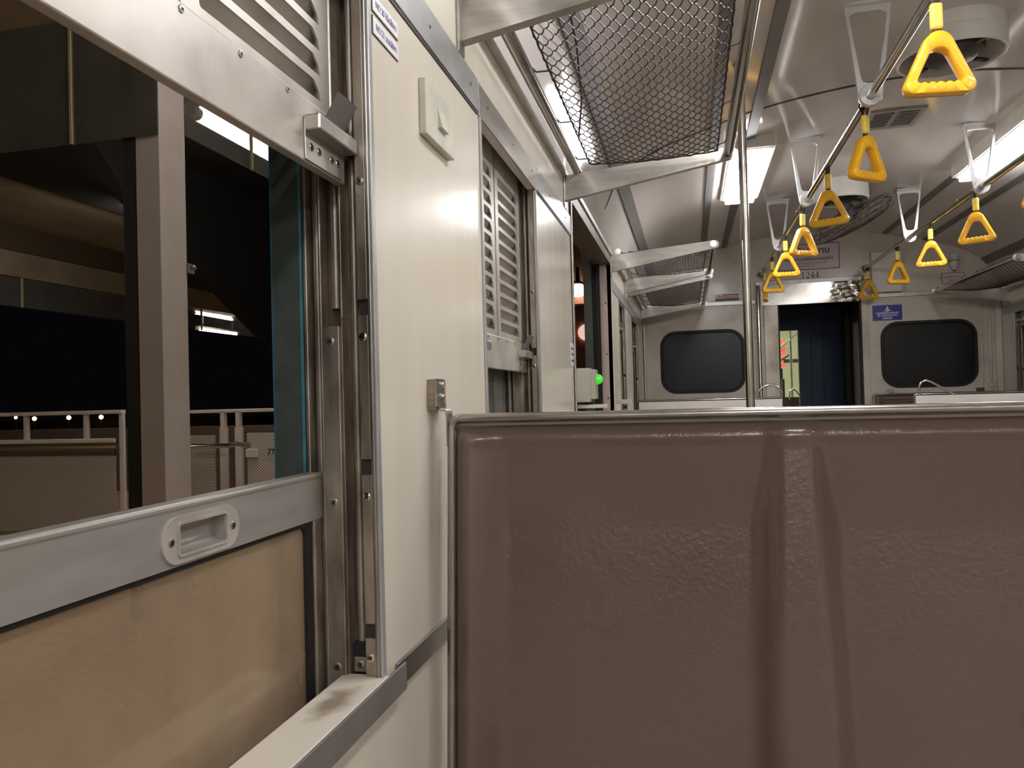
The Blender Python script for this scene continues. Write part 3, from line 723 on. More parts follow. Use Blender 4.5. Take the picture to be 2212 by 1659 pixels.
def strap_handle():
    t = thing('strap_handle', (0, 0, 0), '', 'strap handle', 'yellow strap handles')
    b = MB(); 
    loop = [(math.cos(a)*.019, 0, math.sin(a)*.019) for a in np.linspace(math.radians(-35), math.radians(215), 14)]
    pts = [(.0045, 0, -.040), (.008, 0, -.03)]+loop+[(-.008, 0, -.03), (-.0045, 0, -.040)]
    b.tube([(0, p[0], p[2]) for p in pts], .0085, 6, sx=.16, sy=1.0, upv=(0, 0, 1)); b.build('strap_loop', WEB, t)
    b = MB(); b.box(-.015, .015, -.010, .010, -.105, -.036, .007); b.build('sleeve', YELS, t)
    b = MB(); b.obox((0, .0, -.115), (1,0,0), (0,1,0), (0,0,1), .010, .004, .018); b.build('strap_end', WEB, t)
    out = rpoly([(-.098, -.274), (.098, -.274), (0, -.064)], [.021, .021, .036], 12)
    tb, hw = -.249, .052; wav = [(-hw+2*hw*q/40, tb+.0055*abs(math.sin(math.pi*5*q/40))**.8) for q in range(41)]
    inn = rpoly([(-.064, tb-.001), (.064, tb-.001), (0, -.118)], [.010, .010, .030], 10)
    inn2 = [p for p in inn if p[1] > tb+.0062] ; inn2.sort(key=lambda p: math.atan2(p[1]+.20, p[0]))
    allp = wav+inn2; allp.sort(key=lambda p: math.atan2(p[1]+.205, p[0]))
    b = MB(); b.ring((0, -.205), out, allp, lambda u, v: (u, 0, v), .036, .0028, 144); b.build('grip', YEL, t, sharp=50)
    return t
hL = [(2.17, 8, 'nearest yellow strap handle at the top, hanging before the round fan base'),
      (2.99, 40, 'second yellow strap handle from the front on the left rail, turned sideways'),
      (3.76, -26, 'third yellow strap handle on the left rail, hanging before the wire fan cage'),
      (4.57, 30, 'fourth yellow strap handle on the left rail, over the pale framed notice'),
      (5.36, 0, 'pale yellow strap handle, fifth on the left rail, left of the number'),
      (6.19, 18, 'sixth yellow strap handle on the left rail, small and shaded'),
      (6.78, 80, 'farthest yellow strap handle on the left rail, seen edge-on above the doorway')]
hR = [(7.02, 20, 'dim yellow strap handle at the right corner of the end doorway'),
      (6.07, 22, 'yellow strap handle on the right rail before the white panel box'),
      (5.285, -10, 'bright yellow strap handle on the right rail above the right dark window'),
      (4.50, -32, 'yellow strap handle with open slot, second nearest on the right rail'),
      (3.72, 15, 'yellow strap handle cut by the right edge of the picture')]
proto = strap_handle(); first = True
for xr, L_ in ((1.05, hL), (1.905, hR)):
    for y, a, lb in L_:
        if first: o = proto; o.location = (xr, y, RZ); o.rotation_euler = (0, 0, math.radians(a)); o['label'] = lb; first = False
        else: dup(proto, (xr, y, RZ), math.radians(a), lb)

# chrome pole in the doorway area
t = thing('grab_pole', (.628, 3.08, 0), 'tall chrome grab pole standing in front of the end wall', 'grab pole')
MB().cyl((.628, 3.08, .0), (.628, 3.08, ceil_z(.628)), .0165, 28).build('pole_tube', STEEL, t)
b = MB(); b.lathe([(.03, 0), (.03, -.006), (.022, -.012), (.02, -.05), (.0165, -.052)], (.628, 3.08, ceil_z(.628)), n=24); b.build('ceiling_socket', STEELD, t)
b = MB(); b.lathe([(.045, 0), (.045, .006), (.02, .014), (.0165, .03)], (.628, 3.08, 0), n=24); b.build('floor_flange', STEELD, t)

# ============================================================ WALL FITTINGS
t = thing('switch_plate', (0, 1.212, 1.637), 'square cream switch plate with one rocker on the near white wall', 'wall switch')
b = MB(); b.box(0, .012, 1.138, 1.286, 1.637, 1.726, .0015); b.build('cover_plate', mat('aged_cream_plastic', (200,196,180), .4, 0, .12, 20), t)
b = MB(); b.add([(.011, 1.197, 1.665), (.011, 1.235, 1.665), (.011, 1.235, 1.703), (.011, 1.197, 1.703), (.0185, 1.197, 1.666), (.0185, 1.235, 1.666)], [(0,1,5,4), (1,2,5), (0,4,3), (4,5,2,3), (0,3,2,1)]); b.build('rocker', MATS['aged_cream_plastic'], t)

for q, (zb, lb, tx) in enumerate(((1.7135, 'small white wall tag reading NO.21, lower of two beside the near window', 'NO.21 บนหลังคา'), (1.7445, 'small white wall tag reading NO.20, upper of two beside the near window', 'NO.20 ใต้หลังคา'))):
    t = thing('wall_tag', (0, 1.0, zb), lb, 'wall tag', 'numbered wall tags')
    MB().box(0, .0022, .9575, 1.048, zb, zb+.0235, .0006).build('tag_plate', mat('white_tag', (226,224,222), .35), t)
    MB().box(-.001, .0012, .9562, 1.0492, zb-.0013, zb+.0245).build('tag_edge', mat('brown_tag_edge', (70,44,34), .6), t)
    letters(tx, .0135, LEFTM(.0022, 1.0035, zb+.0115), INKBLUE, t, .074)

# bracket that holds the near bench to the wall
t = thing('bench_bracket', (.01, 1.16, 1.2), 'wooden block with bolted steel strap holding the near bench to the wall', 'wall bracket')
MB().box(0, .0135, 1.143, 1.198, 1.203, 1.2515, .0015).build('wood_block', WOODY, t)
b = MB(); b.box(.0135, .0165, 1.140, 1.180, 1.208, 1.2525, .001); b.build('strap_plate', STEELD, t)
for z in (1.243, 1.224): MB().lathe([(.0045, 0), (.0045, .002), (.003, .004), (.0001, .0045)], (.0165, 1.167, z), (1,0,0), 12).build('bolt', STEEL, t)
b = MB(); P = [(.0150, 1.212), (.0155, 1.204), (.019, 1.2005), (.0235, 1.2020), (.0262, 1.1985), (.0268, 1.19), (.0268, 1.145)]
V = []
for x, z in P: V += [(x, 1.152, z), (x, 1.182, z), (x+.0022, 1.182, z+.0015), (x+.0022, 1.152, z+.0015)]
F = [(i*4+q, i*4+(q+1) % 4, (i+1)*4+(q+1) % 4, (i+1)*4+q) for i in range(len(P)-1) for q in range(4)]+[(0,1,2,3), tuple(len(V)-4+q for q in range(4))]
b.add(V, F, True); b.build('bent_strap', STEELD, t)

# door control box with a green lamp
t = thing('door_control_box', (.03, 2.79, 1.194), 'grey metal control box with green dome lamp beside the left doorway', 'control box')
MB().box(0, .056, 2.738, 2.80, 1.194, 1.317, .004).build('box_body', mat('grey_hammer_paint', (186,182,166), .35, .3, .06, 30), t)
MB().box(.052, .074, 2.748, 2.83, 1.205, 1.312, .003).build('box_lid', MATS['grey_hammer_paint'], t)
MB().lathe([(.019, 0), (.019, .004), (.016, .014), (.008, .021), (.0001, .023)], (.074, 2.79, 1.276), (1,0,0), 20).build('lamp_dome', GREEN, t)
MB().box(.03, .06, 2.77, 2.82, 1.186, 1.196, .002).build('cable_gland', RUBBER, t)
tag(MB().box(0, .11, 2.76, 2.80, 1.172, 1.186, .003).build('wall_clip', WHITEP), 'pale screwed ledge plate under the grey control box', 'bracket')
tag(MB().box(0, .088, 4.245, 4.29, 1.165, 1.19, .003).build('wall_clip', WHITEP), 'pale ledge plate on the wall past the doorway jamb', 'bracket')
t = thing('wall_tag', (0, 2.70, 1.33), 'white sticker with blue writing on the wall above the control box', 'sticker')
MB().box(0, .001, 2.665, 2.735, 1.325, 1.405).build('tag_plate', MATS['white_tag'], t)
for z in (1.386, 1.366, 1.343): letters('โปรดกดปุ่ม', .014, LEFTM(.001, 2.70, z), INKBLUE, t, .056)

# ============================================================ END WALL FITTINGS
def plate(name, x0, x1, z0, z1, material, label, cat, th=.004, y=YE):
    t = thing(name, ((x0+x1)/2, y, z0), label, cat)
    MB().box(x0, x1, y-th, y, z0, z1, min(.001, th/3)).build('sign_plate', material, t); return t
t = plate('notice_sign', 1.205, 1.712, 2.268, 2.497, PAPER, 'pale framed notice with dark and red script above the end doorway', 'notice')
MB().holed(rect(1.205, 1.712, 2.268, 2.497), [rect(1.213, 1.704, 2.276, 2.489)], FY(YE-.0055), (0, .003, 0)).build('red_border', mat('dull_red_border', (140,92,92), .5), t)
letters('ระวังสะพาน', .072, ENDM(1.465, YE-.0045, 2.435), INKBLK, t, .33, bold=.001)
letters('ห้ามชะโงกศีรษะหรือยื่นมือออกนอกหน้าต่าง', .034, ENDM(1.46, YE-.0045, 2.362), INKBLK, t, .40, bold=.0006)
letters('โปรดระวังอันตรายขณะรถวิ่ง', .026, ENDM(1.46, YE-.0045, 2.328), INKRED, t, .29)
letters('ขอบคุณที่ร่วมมือ', .022, ENDM(1.43, YE-.0045, 2.302), INKRED, t, .15)
# the carriage number in serif figures
t = thing('carriage_number', (1.473, YE, 2.195), 'black serif number 1244 painted above the end doorway', 'number')
H = .056
def glyph(ch, x):
    b = MB(); f = FY(YE-.0012); d = (0, .001, 0); z = 2.196
    q = lambda P: b.prism([(x+a*H, z+c*H) for a, c in P], f, d)
    if ch == '1':
        q([(.20,0),(.32,0),(.32,1),(.24,1),(.20,.9)]); q([(.08,.86),(.20,.84),(.24,1)]); q([(.10,0),(.42,0),(.42,.045),(.10,.045)])
    if ch == '2':
        C = [(.08,.70),(.10,.85),(.20,.97),(.34,.98),(.46,.88),(.48,.72),(.42,.54),(.28,.34),(.12,.13)]; wv = [.05,.04,.04,.05,.07,.09,.08,.06,.05]
        for i in range(len(C)-1):
            a, c = Vector(C[i]), Vector(C[i+1]); n_ = Vector((-(c-a).y, (c-a).x)).normalized()
            q([tuple(a-n_*wv[i]*.6), tuple(c-n_*wv[i+1]*.6), tuple(c+n_*wv[i+1]*.6), tuple(a+n_*wv[i]*.6)])
        q([(.05,0),(.50,0),(.56,.24),(.52,.24),(.47,.13),(.05,.11)])
    if ch == '4':
        q([(.33,0),(.45,0),(.45,1),(.39,1),(.33,.9)]); q([(.02,.24),(.58,.24),(.58,.34),(.02,.34)]); q([(.02,.30),(.09,.30),(.40,.93),(.40,1.0)]); q([(.24,0),(.54,0),(.54,.04),(.24,.04)])
    b.build('digit', INKBLK, t)
for i, ch in enumerate('1244'): glyph(ch, 1.392+i*.0385)

t = plate('blue_notice', 1.962, 2.196, 1.793, 1.925, BLUES, 'blue notice with white emblem and script right of the end doorway', 'notice')
MB().prism(rpoly([(2.066, 1.884), (2.094, 1.884), (2.080, 1.922)], [.004, .004, .002], 4), FY(YE-.005), (0, .001, 0)).prism([(2.047, 1.880), (2.080, 1.868), (2.113, 1.880), (2.094, 1.884), (2.080, 1.878), (2.066, 1.884)], FY(YE-.005), (0, .001, 0)).build('emblem', INKWHT, t)
letters('สำรองที่นั่งสำหรับ พระภิกษุสงฆ์', .024, ENDM(2.079, YE-.0045, 1.856), INKWHT, t, .175, bold=.0006)
letters('เด็ก สตรีมีครรภ์ คนชรา', .022, ENDM(2.079, YE-.0045, 1.835), INKWHT, t, .155, bold=.0006)
letters('RESERVED', .02, ENDM(2.079, YE-.0045, 1.811), INKWHT, t, .075, bold=.0006)
t = plate('small_notice', 2.511, 2.69, 2.08, 2.172, PAPER, 'small pale pink notice below the camera fitting at the right', 'notice', .003)
MB().holed(rect(2.511, 2.69, 2.08, 2.172), [rect(2.517, 2.684, 2.086, 2.166)], FY(YE-.0045), (0, .002, 0)).build('red_border', MATS['dull_red_border'], t)
letters('โปรดสงวนที่นั่ง', .02, ENDM(2.60, YE-.0035, 2.138), INKRED, t, .12); letters('ขอบคุณ', .02, ENDM(2.60, YE-.0035, 2.108), INKRED, t, .06)
t = plate('sticker_sign', .652, .862, 2.032, 2.094, mat('sticker_white', (214,196,194), .35), 'red, white and blue sticker left of the chrome pole on the end wall', 'sticker', .003)
MB().box(.656, .858, YE-.004, YE-.003, 2.034, 2.056).build('blue_band', mat('navy_band', (38,48,92), .4), t)
MB().box(.72, .858, YE-.004, YE-.003, 2.083, 2.092).build('red_band', mat('red_band', (140,40,42), .4), t)
letters('ห้ามสูบบุหรี่', .026, ENDM(.765, YE-.0035, 2.070), INKRED, t, .17, bold=.0006)
t = plate('white_panel_box', 1.955, 2.198, 2.033, 2.38, WHITEP, 'blank white equipment box on the end wall right of the number', 'box', .05)
MB().holed(rrect(1.955, 2.198, 2.033, 2.38, .006), [rect(1.965, 2.188, 2.043, 2.37)], FY(YE-.052), (0, .003, 0)).build('lid_edge', ENDW, t)
t = thing('corner_camera', (2.60, YE-.06, 2.20), 'small grey camera fitting high on the end wall at the right', 'camera')
MB().box(2.575, 2.632, YE-.05, YE, 2.275, 2.335, .006).build('mount_box', WHITEP, t)
MB().box(2.56, 2.645, YE-.055, YE, 2.265, 2.277, .003).build('mount_lip', STEELD, t)
MB().lathe([(.028, 0), (.03, -.03), (.024, -.06), (.012, -.075), (.0001, -.076)], (2.604, YE-.035, 2.265), n=20).build('lens_housing', WHITEP, t)
MB().lathe([(.011, 0), (.009, -.008), (.0001, -.010)], (2.604, YE-.035, 2.189), n=14).build('lens', RUBBER, t)

e = struct('trim_4', (W/2, YE, 2.0))
b = MB(); b.box(.0, 1.0, YE-.012, YE, 1.992, 2.028, .003); b.box(1.92, W-.01, YE-.012, YE, 1.992, 2.028, .003); b.build('waist_strip', ALU, e)
b = MB(); b.box(1.0, 1.92, YE-.015, YE, 2.150, 2.190, .004); b.build('lintel_strip', STEELD, e)
# dented steel sheet above the door
V = []; F = []; nx, nz = 60, 14
for i in range(nx+1):
    for j in range(nz+1):
        x = 1.045+(1.865-1.045)*i/nx; z = 1.972+(2.152-1.972)*j/nz; k_ = max(0, (i/nx-.70)/.30)
        amp = .009*k_**.6 if k_ > 0 else 0
        y = YE-.018-amp*(math.sin(i*1.15+j*.5)+math.sin(i*.5-j*.9+1)+.7*math.sin(j*1.3+i*.21))*.6
        V.append((x, y, z-(.006*k_*math.sin(i*.9) if j == nz else 0)))
for i in range(nx):
    for j in range(nz): F.append((i*(nz+1)+j, (i+1)*(nz+1)+j, (i+1)*(nz+1)+j+1, i*(nz+1)+j+1))
MB().add(V, F, True).build('dented_header_sheet', STEEL, e)
MB().box(1.05, 1.86, YE-.008, YE, 1.975, 2.150).build('header_backing', STEELD, e)
b = MB(); b.box(1.066, 1.19, YE-.012, YE+.0, .02, 1.972, .003); b.build('door_frame_plate', mat('scuffed_steel_sheet', (176,168,156), .3, .8, .4, 4, dirt=(110,102,92), rvar=.12), e)
b = MB(); b.box(1.866, 1.925, YE-.012, YE, .02, 1.972, .003); b.build('door_frame_plate', ENDW, e)
b = MB(); b.box(1.855, 1.872, YE-.014, YE+.05, .02, 1.99); b.box(1.184, 1.196, YE-.014, YE+.05, .02, 1.98); b.build('door_rubber', RUBBER, e)
b = MB(); b.tube([(1.018, YE-.04, .05), (1.018, YE-.04, 2.10), (1.018, YE-.035, 2.13), (1.018, YE-.0, 2.148)], .016, 16); b.build('door_grab_tube', STEEL, e)
b = MB(); b.tube([(2.862, YE-.012, .9), (2.862, YE-.012, 1.9)], .009, 10); b.tube([(2.80, YE-.008, .2), (2.80, YE-.008, 1.98)], .006, 8); b.build('wall_conduit', ENDW, e)
MB().box(2.84, 2.884, YE-.02, YE, 1.20, 1.235, .003).build('conduit_foot', ENDW, e)
MB().box(2.745, 2.80, YE-.03, YE, 1.165, 1.195, .003).build('wall_socket', mat('red_brown_box', (110,60,52), .5), e)
MB().box(2.06, 2.105, YE-.02, YE, 1.165, 1.2, .003).build('wall_catch', STEELD, e)
MB().box(2.90, W-.003, YE-.03, YE, 0, 1.98, .004).build('corner_post', ENDW, e)
MB().box(0.003, .02, YE-.03, YE, 0, 1.98, .004).build('corner_post', ALU, e)

# vestibule and the next carriage seen through the end doorway
v = struct('trim_5', (1.52, 7.7, 0))
DARKV = mat('dark_gangway', (44,36,34), .55, .1, .2, 3)
b = MB(); b.box(.9, 1.19, YE+.05, 8.28, 0, 2.2).box(1.885, 2.15, YE+.05, YE+.10, 0, 2.3).box(1.93, 2.15, YE+.05, 8.3, 0, 2.3); b.box(.9, 2.15, YE+.05, 8.3, 2.05, 2.1); b.box(.9, 2.2, YE+.05, 9.9, -.05, 0); b.build('gangway_wall', DARKV, v)
GS = mat('worn_gangway_steel', (170,160,146), .35, .6, .4, 3, (3,3,.6), dirt=(90,80,70))
MB().box(1.90, 1.93, YE+.13, YE+.52, 0, 1.82, .004).build('gangway_panel', GS, v)
MB().box(1.885, 1.93, 7.95, 8.13, 0, 1.95, .006).build('gangway_post', DARKV, v)
b = MB(); b.box(1.50, 2.05, 8.30, 8.36, 0, 2.2).box(.9, 1.325, 8.30, 8.36, 0, 2.2).box(1.325, 1.5, 8.30, 8.36, 1.826, 2.2); b.build('gangway_door', BLUEDOOR, v)
for x in (1.62, 1.735): MB().box(x-.006, x+.006, 8.288, 8.30, 0, 1.9, .002).build('door_rib', BLUEDOOR, v)
n = struct('trim_6', (1.5, 11, 0))
b = MB(); b.box(2.45, 2.55, 8.5, 14.2, 0, 2.6); b.build('next_wall', NEXTC, n)
b = MB(); b.box(-.2, 2.5, 14.1, 14.2, 0, 2.6); b.box(-.2, 2.45, 8.5, 14.1, 2.5, 2.56); b.build('next_end_wall', NEXTC, n)
b = MB(); b.box(-.3, -.2, 8.5, 14.2, 0, 2.56).box(-.2, 2.45, 8.5, 14.2, -.05, 0); b.build('next_side_wall', NEXTC, n)
t = thing('next_car_lamp', (1.2, 10, 2.45), 'ceiling lamp of the next carriage beyond the end doorway', 'ceiling lamp')
MB().box(1.0, 1.3, 9.3, 12.6, 2.44, 2.5, .004).build('diffuser', NEXTLAMP, t)
tag(MB().box(1.68, 1.92, 12.96, 13.0, 1.58, 2.04).build('wall_poster', REDP), 'red poster in the next carriage seen through the end doorway', 'poster')
t = thing('next_car_pole', (1.635, 10, 0), 'steel grab pole and rails in the next carriage through the doorway', 'grab pole')
MB().cyl((1.635, 10, 0), (1.635, 10, 2.5), .014, 12).build('pole_tube', STEELD, t)
MB().tube([(1.45, 9.6, 1.70), (1.76, 10.3, 1.93)], .016, 10).build('rail_tube', STEELD, t)
b = MB(); b.box(1.56, 1.80, 10.1, 10.13, 1.555, 1.60); b.obox((1.575, 10.1, 1.62), (.8,0,.5), (0,1,0), (-.5,0,.8), .06, .012, .012); b.build('rack_bracket', STEELD, t)
MB().box(1.40, 1.60, 10.6, 10.64, 1.36, 1.50).build('window_head', DARKV, t)
MB().box(1.55, 1.585, 10.6, 10.62, .9, 1.36).build('window_post', NEXTC, t)
MB().box(1.585, 1.62, 10.6, 10.61, .9, 1.36).build('window_gap', DARKV, t)
MB().tube([(1.56, 9.7, 1.10), (1.575, 9.7, 1.20), (1.61, 9.7, 1.225), (1.65, 9.7, 1.20), (1.70, 9.7, 1.12)], .011, 8).build('grab_loop', STEEL, t)
MB().box(1.2, 1.72, 9.72, 9.78, .4, 1.13).build('bench_board', BROWN, t)

# ============================================================ BENCHES
BH = 1.188
def bench(label):
    """two-seat bench: local x runs along its width, moulded face looks to -y"""
    o0 = (.5385, 1.16, 0); t = thing('passenger_bench', o0, label, 'bench', 'two-seat benches')
    x0, x1 = .0345, 1.0425
    yz = lambda z: 1.16-(BH-z)*.085
    sm = lambda a, b_, v: (lambda q: q*q*(3-2*q))(min(1, max(0, (v-a)/(b_-a))))
    xs = list(np.linspace(x0+.0085, x1-.0085, 190)); zs = list(np.linspace(.46, BH-.012, 120)); V = []; F = []
    def dep(x, z):
        top = BH-.012-z
        v = sm(.006, .16, top)
        wr = .014+.012*sm(.05, .45, top)          # the middle rib widens downwards
        c = .5445
        s_ = sm(x0+.030, x0+.085, x)*sm(c-wr, c-wr-.028-.022*v, x) if x < c else sm(c+wr, c+wr+.028+.022*v, x)*sm(x1-.030, x1-.085, x)
        edge = min(x-x0-.0085, x1-.0085-x, top)
        roll = .007*(1-sm(0, .012, edge))+.0
        rib = -.006*(1-s_)*sm(.0, .02, top)
        return .030*s_*(.25+.75*v)+roll+rib-.006*sm(.012, .02, edge)*(1-sm(.02, .035, edge))
    for x in xs:
        for z in zs: V.append((x, yz(z)+dep(x, z), z))
    nz_ = len(zs)
    for i in range(len(xs)-1):
        for j in range(nz_-1): F.append((i*nz_+j, (i+1)*nz_+j, (i+1)*nz_+j+1, i*nz_+j+1))
    MB().add(V, F, True).build('seat_back', BROWN, t, sharp=80)
    P = rpoly([(x0, .40), (x1, .40), (x1, BH), (x0, BH)], [.01, .01, .014, .014], 6)
    fr = [(x, yz(z)+.004, z) for x, z in P if z > .39]
    b = MB(); b.tube(fr, .0080, 14, closed=True, sx=1.5, sy=1, upv=(0,1,0)); b.build('rim', STEELRIM, t)
    b = MB(); b.add([(x0, yz(BH)+.028, BH-.008), (x1, yz(BH)+.028, BH-.008), (x1, yz(.40)+.05, .40), (x0, yz(.40)+.05, .40), (x0, yz(BH)+.05, BH-.008), (x1, yz(BH)+.05, BH-.008), (x1, yz(.40)+.075, .40), (x0, yz(.40)+.075, .40)], [(0,1,2,3), (4,5,6,7), (0,1,5,4), (1,2,6,5), (2,3,7,6), (3,0,4,7)]); b.build('rear_board', WHITEP, t)
    b = MB(); b.box(x0, x1, .70, 1.11, .40, .445, .015); b.build('seat_pan', BROWN, t)
    for x in (x0+.08, x1-.08):
        b = MB(); b.box(x-.02, x+.02, .76, 1.08, .0, .40, .004); b.build('leg', STEELD, t)
    return t
near = bench('large brown moulded bench back with steel rim filling the lower right')
b = MB(); y = 1.175; b.tube([(1.04, y, BH-.01), (1.04, y, BH+.05), (1.02, y, BH+.078), (.98, y, BH+.092), (.93, y, BH+.078), (.855, y, BH-.005)], .0085, 12); b.build('grab_loop', STEEL, near)
def place(x, y, rz, lb, dz=0): return dup(near, (x, y, dz), rz, lb)
place(.5385, 5.80, math.pi, 'left bench with cream rear board and chrome loop, near the end wall', -.024)
o = place(2.415, 5.80, math.pi, 'right bench with cream rear board, nearest the right dark window', -.024)
p_ = place(2.415, 6.98, 0, 'brown bench with steel rim against the end wall at the right', -.03)
for c in list(p_.children):
    if c.name.startswith('grab_loop'): bpy.data.objects.remove(c)
# the loop on the right bench stands at its aisle end
for ch in list(o.children):
    if ch.name.startswith('grab_loop'): ch.location.x = 0
loop2 = [c for c in o.children if c.name.startswith('grab_loop')][0]
bpy.data.objects.remove(loop2)
b = MB(); pts = [(1.945, 5.785, 1.15), (1.943, 5.785, 1.222), (1.957, 5.785, 1.247), (1.985, 5.785, 1.259), (2.015, 5.785, 1.25), (2.07, 5.785, 1.215), (2.155, 5.785, 1.158)]
lp = b.tube(pts, .0085, 12).build('grab_loop', STEEL, None, loc=o.location); lp.parent = o; lp.location = (0, 0, 0)
lp.data.transform(Matrix.Rotation(math.pi, 4, 'Z'))
lpL = [c for c in COL.objects if c.name.startswith('passenger_bench') and abs(c.location.x-.5385) < .01 and c.location.y > 5][0]
for c in list(lpL.children):
    if c.name.startswith('grab_loop'): bpy.data.objects.remove(c)
b = MB(); pts = [(1.043, 5.785, 1.15), (1.045, 5.785, 1.205), (1.030, 5.785, 1.235), (.995, 5.785, 1.257), (.955, 5.785, 1.257), (.91, 5.785, 1.243), (.835, 5.785, 1.158)]
lp = b.tube(pts, .0085, 12).build('grab_loop', STEEL, None, loc=lpL.location); lp.parent = lpL; lp.location = (0, 0, 0)
lp.data.transform(Matrix.Rotation(math.pi, 4, 'Z'))

# ============================================================ PLATFORM OUTSIDE THE LEFT WINDOWS
S(MB().box(-11, -.35, -6, 24, -.05, .05).build('platform_floor', PAVE))
S(MB().box(-10, -.55, -6, 3.66, 3.42, 3.62).build('platform_canopy', CONC))
c = thing('platform_column', (-2.53, 3.78, .05), 'grey square steel column standing on the platform outside the near window', 'column')
MB().box(-2.551, -2.4, 3.669, 3.892, .05, 3.9, .004).build('column_shaft', COLM, c)
MB().box(-2.64, -2.555, 3.672, 3.88, .05, 3.9, .003).build('rear_flange', DKBEAM, c)
MB().box(-2.4, -2.385, 3.88, 3.94, 1.985, 2.04, .002).lathe([(.012, 0), (.014, .01), (.008, .02), (.0001, .022)], (-2.39, 3.93, 2.02), (1,0,0), 12).build('clamp', STEELD, c)
g = thing('smoke_curtain', (-2.95, 3.67, 2.73), 'hanging glass screen left of the platform column under the canopy', 'glass screen', 'hanging glass screens')
MB().box(-9, -2.40, 3.655, 3.667, 2.715, 3.42).build('glass_pane', CURTAIN, g)
for x in (-2.955, -4.2, -5.4, -6.6): MB().box(x-.008, x+.008, 3.648, 3.672, 2.715, 3.42).build('pane_joint', mat('pale_joint_seal', (196,182,140), .6), g)
g = thing('smoke_curtain', (-2.40, 4.5, 2.78), 'bluish hanging glass screen right of the platform column before a tube lamp', 'glass screen', 'hanging glass screens')
MB().box(-2.406, -2.394, 3.893, 9, 2.782, 3.5).build('glass_pane', CURTAIN, g)
MB().box(-2.409, -2.391, 4.585, 4.60, 2.782, 3.5).build('pane_joint', MATS['pale_joint_seal'], g)
g = thing('smoke_curtain', (-9.5, 14, 2.79), 'distant hanging glass screen with two lit tubes showing through', 'glass screen', 'hanging glass screens')
MB().box(-9.506, -9.494, 6, 21, 2.79, 3.24).build('glass_pane', CURTAIN, g)
for y in (9.75, 12.0, 14.2, 16.4): MB().box(-9.512, -9.488, y-.02, y+.02, 2.79, 3.26).build('pane_joint', MATS['pale_joint_seal'], g)
S(MB().box(-9.75, -9.45, 4, 21, 3.24, 3.62).box(-10.6, -6.5, 4, 21, 4.0, 4.1).build('canopy_edge_beam', CONC), 'beige canopy edge beam beyond the platform')
S(MB().box(-9.5, -9.4, 4, 21, 3.62, 4.0).build('canopy_fascia', mat('brown_canopy_fascia', (86,70,54), .7), None))
def tube_lamp(a, b_, r, label, ztop=3.42):
    a, b_ = Vector(a), Vector(b_); t = thing('tube_lamp', tuple((a+b_)/2), label, 'tube lamp', 'platform tube lamps')
    MB().cyl(a, b_, r, 16).build('tube', TUBEM, t)
    d = (b_-a).normalized(); b = MB()
    b.cyl(a-d*.05, a+d*.04, r*1.06, 14).cyl(b_-d*.04, b_+d*.05, r*1.06, 14); b.build('end_cap', WHITEP, t)
    MB().box(a.x-.05, a.x+.05, a.y, b_.y, a.z+r, a.z+r+.04).build('batten_body', WHITEP, t)
    for y in (a.y+.2, b_.y-.2): MB().cyl((a.x, y, a.z+r+.03), (a.x, y, ztop), .008, 8).build('hanger_rod', STEELD, t)
    return t
tube_lamp((-2.85, 4.62, 3.23), (-2.85, 6.05, 3.23), .045, 'bright platform tube lamp behind the bluish glass right of the column', 3.9)
tube_lamp((-9.9, 14.5, 3.22), (-9.9, 15.95, 3.20), .032, 'upper lit tube lamp behind the distant glass screen', 4.0)
tube_lamp((-10.3, 15.2, 2.94), (-10.3, 16.75, 2.94), .03, 'lower lit tube lamp behind the distant glass screen', 4.0)
tube_lamp((-.8, 2.75, 3.34), (-.8, 3.6, 3.34), .045, 'added out-of-view tube lamp beside the train that brightens the platform column')  # unseen lamp, added to light the train side of the column
tube_lamp((-6.53, 8.7, 3.74), (-6.53, 9.3, 3.74), .045, 'added tube lamp hidden behind the grey column to light the far beam', 3.9)  # added fill lamp, out of sight; lifts the canopy beam and soffit
tube_lamp((-7.6, 2.0, 3.34), (-7.6, 3.5, 3.34), .045, 'added out-of-frame tube lamp under the canopy to light the far beam')  # lamp added outside the frame to brighten the distant beam
# slanting underside of a stair rising over the platform
S(MB().prism([(7.64, 2.81), (9.2, 2.03), (12, .8), (12, 3.9), (6.0, 3.9), (6.6, 3.3)], lambda a, b_: (-5.0, a, b_), (-.12, 0, 0)).build('stair_stringer', mat('black_stair_paint', (20,19,19), .85)))
S(MB().box(-7.2, -1.2, 3.66, 9.6, 3.9, 4.0).build('platform_roof', DKBEAM))
S(MB().box(-3.5, -2.3, 9.2, 9.3, 1.0, 5).build('dark_roof_screen', DKBEAM))
# railings
def railing(x0, x1, y, label, posts):
    t = thing('platform_railing', ((x0+x1)/2, y, .05), label, 'railing', 'platform railings')
    MB().box(x0, x1, y-.03, y+.03, 1.165, 1.20, .006).build('top_rail', COLM, t)
    MB().box(x0, x1-.07, y-.045, y-.02, .905, .945, .006).build('kick_rail', WHITEP, t)
    MB().tube([(x0, y-.09, .865), (x1, y-.09, .865)], .018, 10).build('handrail', BRASS, t)
    MB().box(x0, x1-.09, y-.012, y, .09, .84).build('perforated_panel', PERF, t)
    MB().box(x0, x1-.09, y-.016, y+.004, .79, .84).build('panel_band', mat('grey_panel_band', (96,88,84), .6), t)
    for q, x in enumerate(posts): MB().box(x-.022, x+.022, y-.015, y+.02, .05 if q == len(posts)-1 else .93, 1.17, .004).build('post', COLM, t)
    return t
railing(-7.4, -4.60, 6.0, 'grey platform railing with perforated panels left of the column', (-6.95, -5.66, -5.0, -4.62))
t = thing('platform_gate', (-3.5, 6.0, .05), 'pale perforated gate and bent handrail right of the platform column', 'gate')
MB().box(-3.95, -2.9, 6.0, 6.06, 1.150, 1.18, .005).build('top_rail', COLM, t)
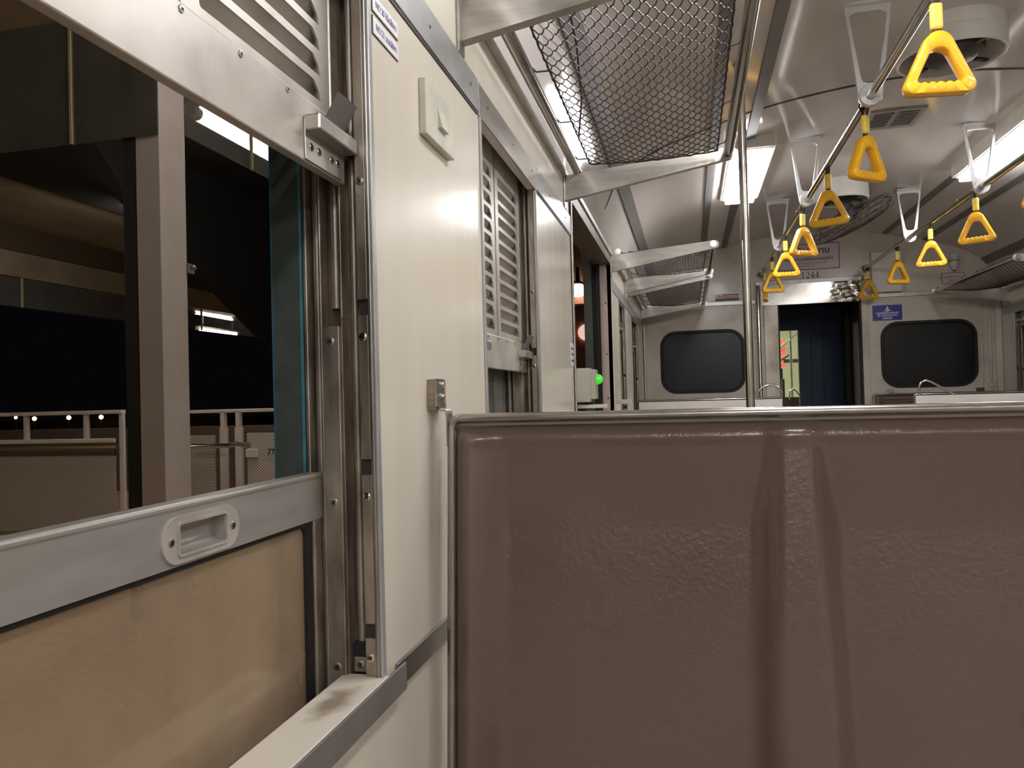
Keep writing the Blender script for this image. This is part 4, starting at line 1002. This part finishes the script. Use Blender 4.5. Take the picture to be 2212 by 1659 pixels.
MB().tube([(-3.95, 5.9, .865), (-3.5, 5.9, .868), (-3.42, 5.86, .875), (-3.3, 5.75, .89), (-2.85, 5.2, .91)], .022, 12).build('handrail', STEEL, t)
for x in (-3.60, -3.45): MB().box(x-.03, x+.03, 6.0, 6.05, .05, 1.02, .004).box(x-.018, x+.018, 6.0, 6.05, 1.02, 1.16).build('post', COLM, t)
MB().box(-3.36, -2.7, 6.0, 6.02, .35, .97).build('perforated_panel', PERFW, t)
MB().box(-3.92, -3.68, 6.0, 6.02, .25, .955).build('perforated_panel', PERF, t)
MB().box(-3.36, -3.25, 5.97, 6.0, .76, .83, .004).build('latch_plate', WHITEP, t)
letters('77', .075, ENDM(-3.13, 5.998, .80), INKBLK, t)
S(MB().box(-16, -2.7, 9.3, 9.5, 0, .93).build('station_parapet', mat('dim_parapet', (130,114,104), .8, 0, .1, 2)))
for i, (x, z, lb) in enumerate(((-61.4, .55, 'faint white street light at the far left of the night view'), (-59.3, .40, 'warm street light, first bright one left of the railing post'), (-55.5, .42, 'warm street light in the middle of the night view'), (-52.0, .40, 'warm street light just left of the platform column'))):
    b = MB(); b.lathe([(.0001, -.2), (.14, -.14), (.2, 0), (.14, .14), (.0001, .2)] if i else [(.0001, -.14), (.1, -.1), (.14, 0), (.1, .1), (.0001, .14)], (x, 60, z), n=12)
    t = thing('street_light', (x, 60, -4), lb, 'street light', 'distant street lights')
    b.build('lamp_globe', CITY, t); MB().cyl((x, 60, -4), (x, 60, z-.1), .05, 8).build('lamp_post', DKBEAM, t)
S(MB().box(-100, -20, 30, 70, -4.2, -4).build('distant_ground', DKBEAM))
S(MB().box(-90, -20, 66, 67, -4, .1).build('distant_bank', DKBEAM))
# lit station building seen through the side doorway
t = thing('station_building', (-2.5, 16.2, .05), 'orange station wall with round white sign beyond the doorway', 'building')
MB().box(-6, -1.2, 16, 16.3, .05, 5).build('building_wall', ORANGEW, t)
MB().cyl((-1.66, 15.95, 2.53), (-1.66, 16.0, 2.53), .17, 28).build('round_sign', emat('lit_round_sign', (255,214,190), .8), t)
MB().box(-2.2, -1.3, 15.7, 16, 3.05, 3.1).build('ledge', DKBEAM, t)
t = thing('wall_lantern', (-1.75, 15.7, 3.2), 'glowing white lantern on the orange station wall beyond the doorway', 'lantern')
MB().lathe([(.0001, -.12), (.1, -.1), (.15, 0), (.12, .12), (.05, .17)], (-1.77, 15.7, 3.36), n=18).build('lantern_globe', emat('lantern_glow', (255,236,214), 9), t)
MB().lathe([(.13, .14), (.14, .17), (.05, .22), (.03, .5)], (-1.77, 15.7, 3.36), n=14).build('lantern_cap', FANDARK, t)
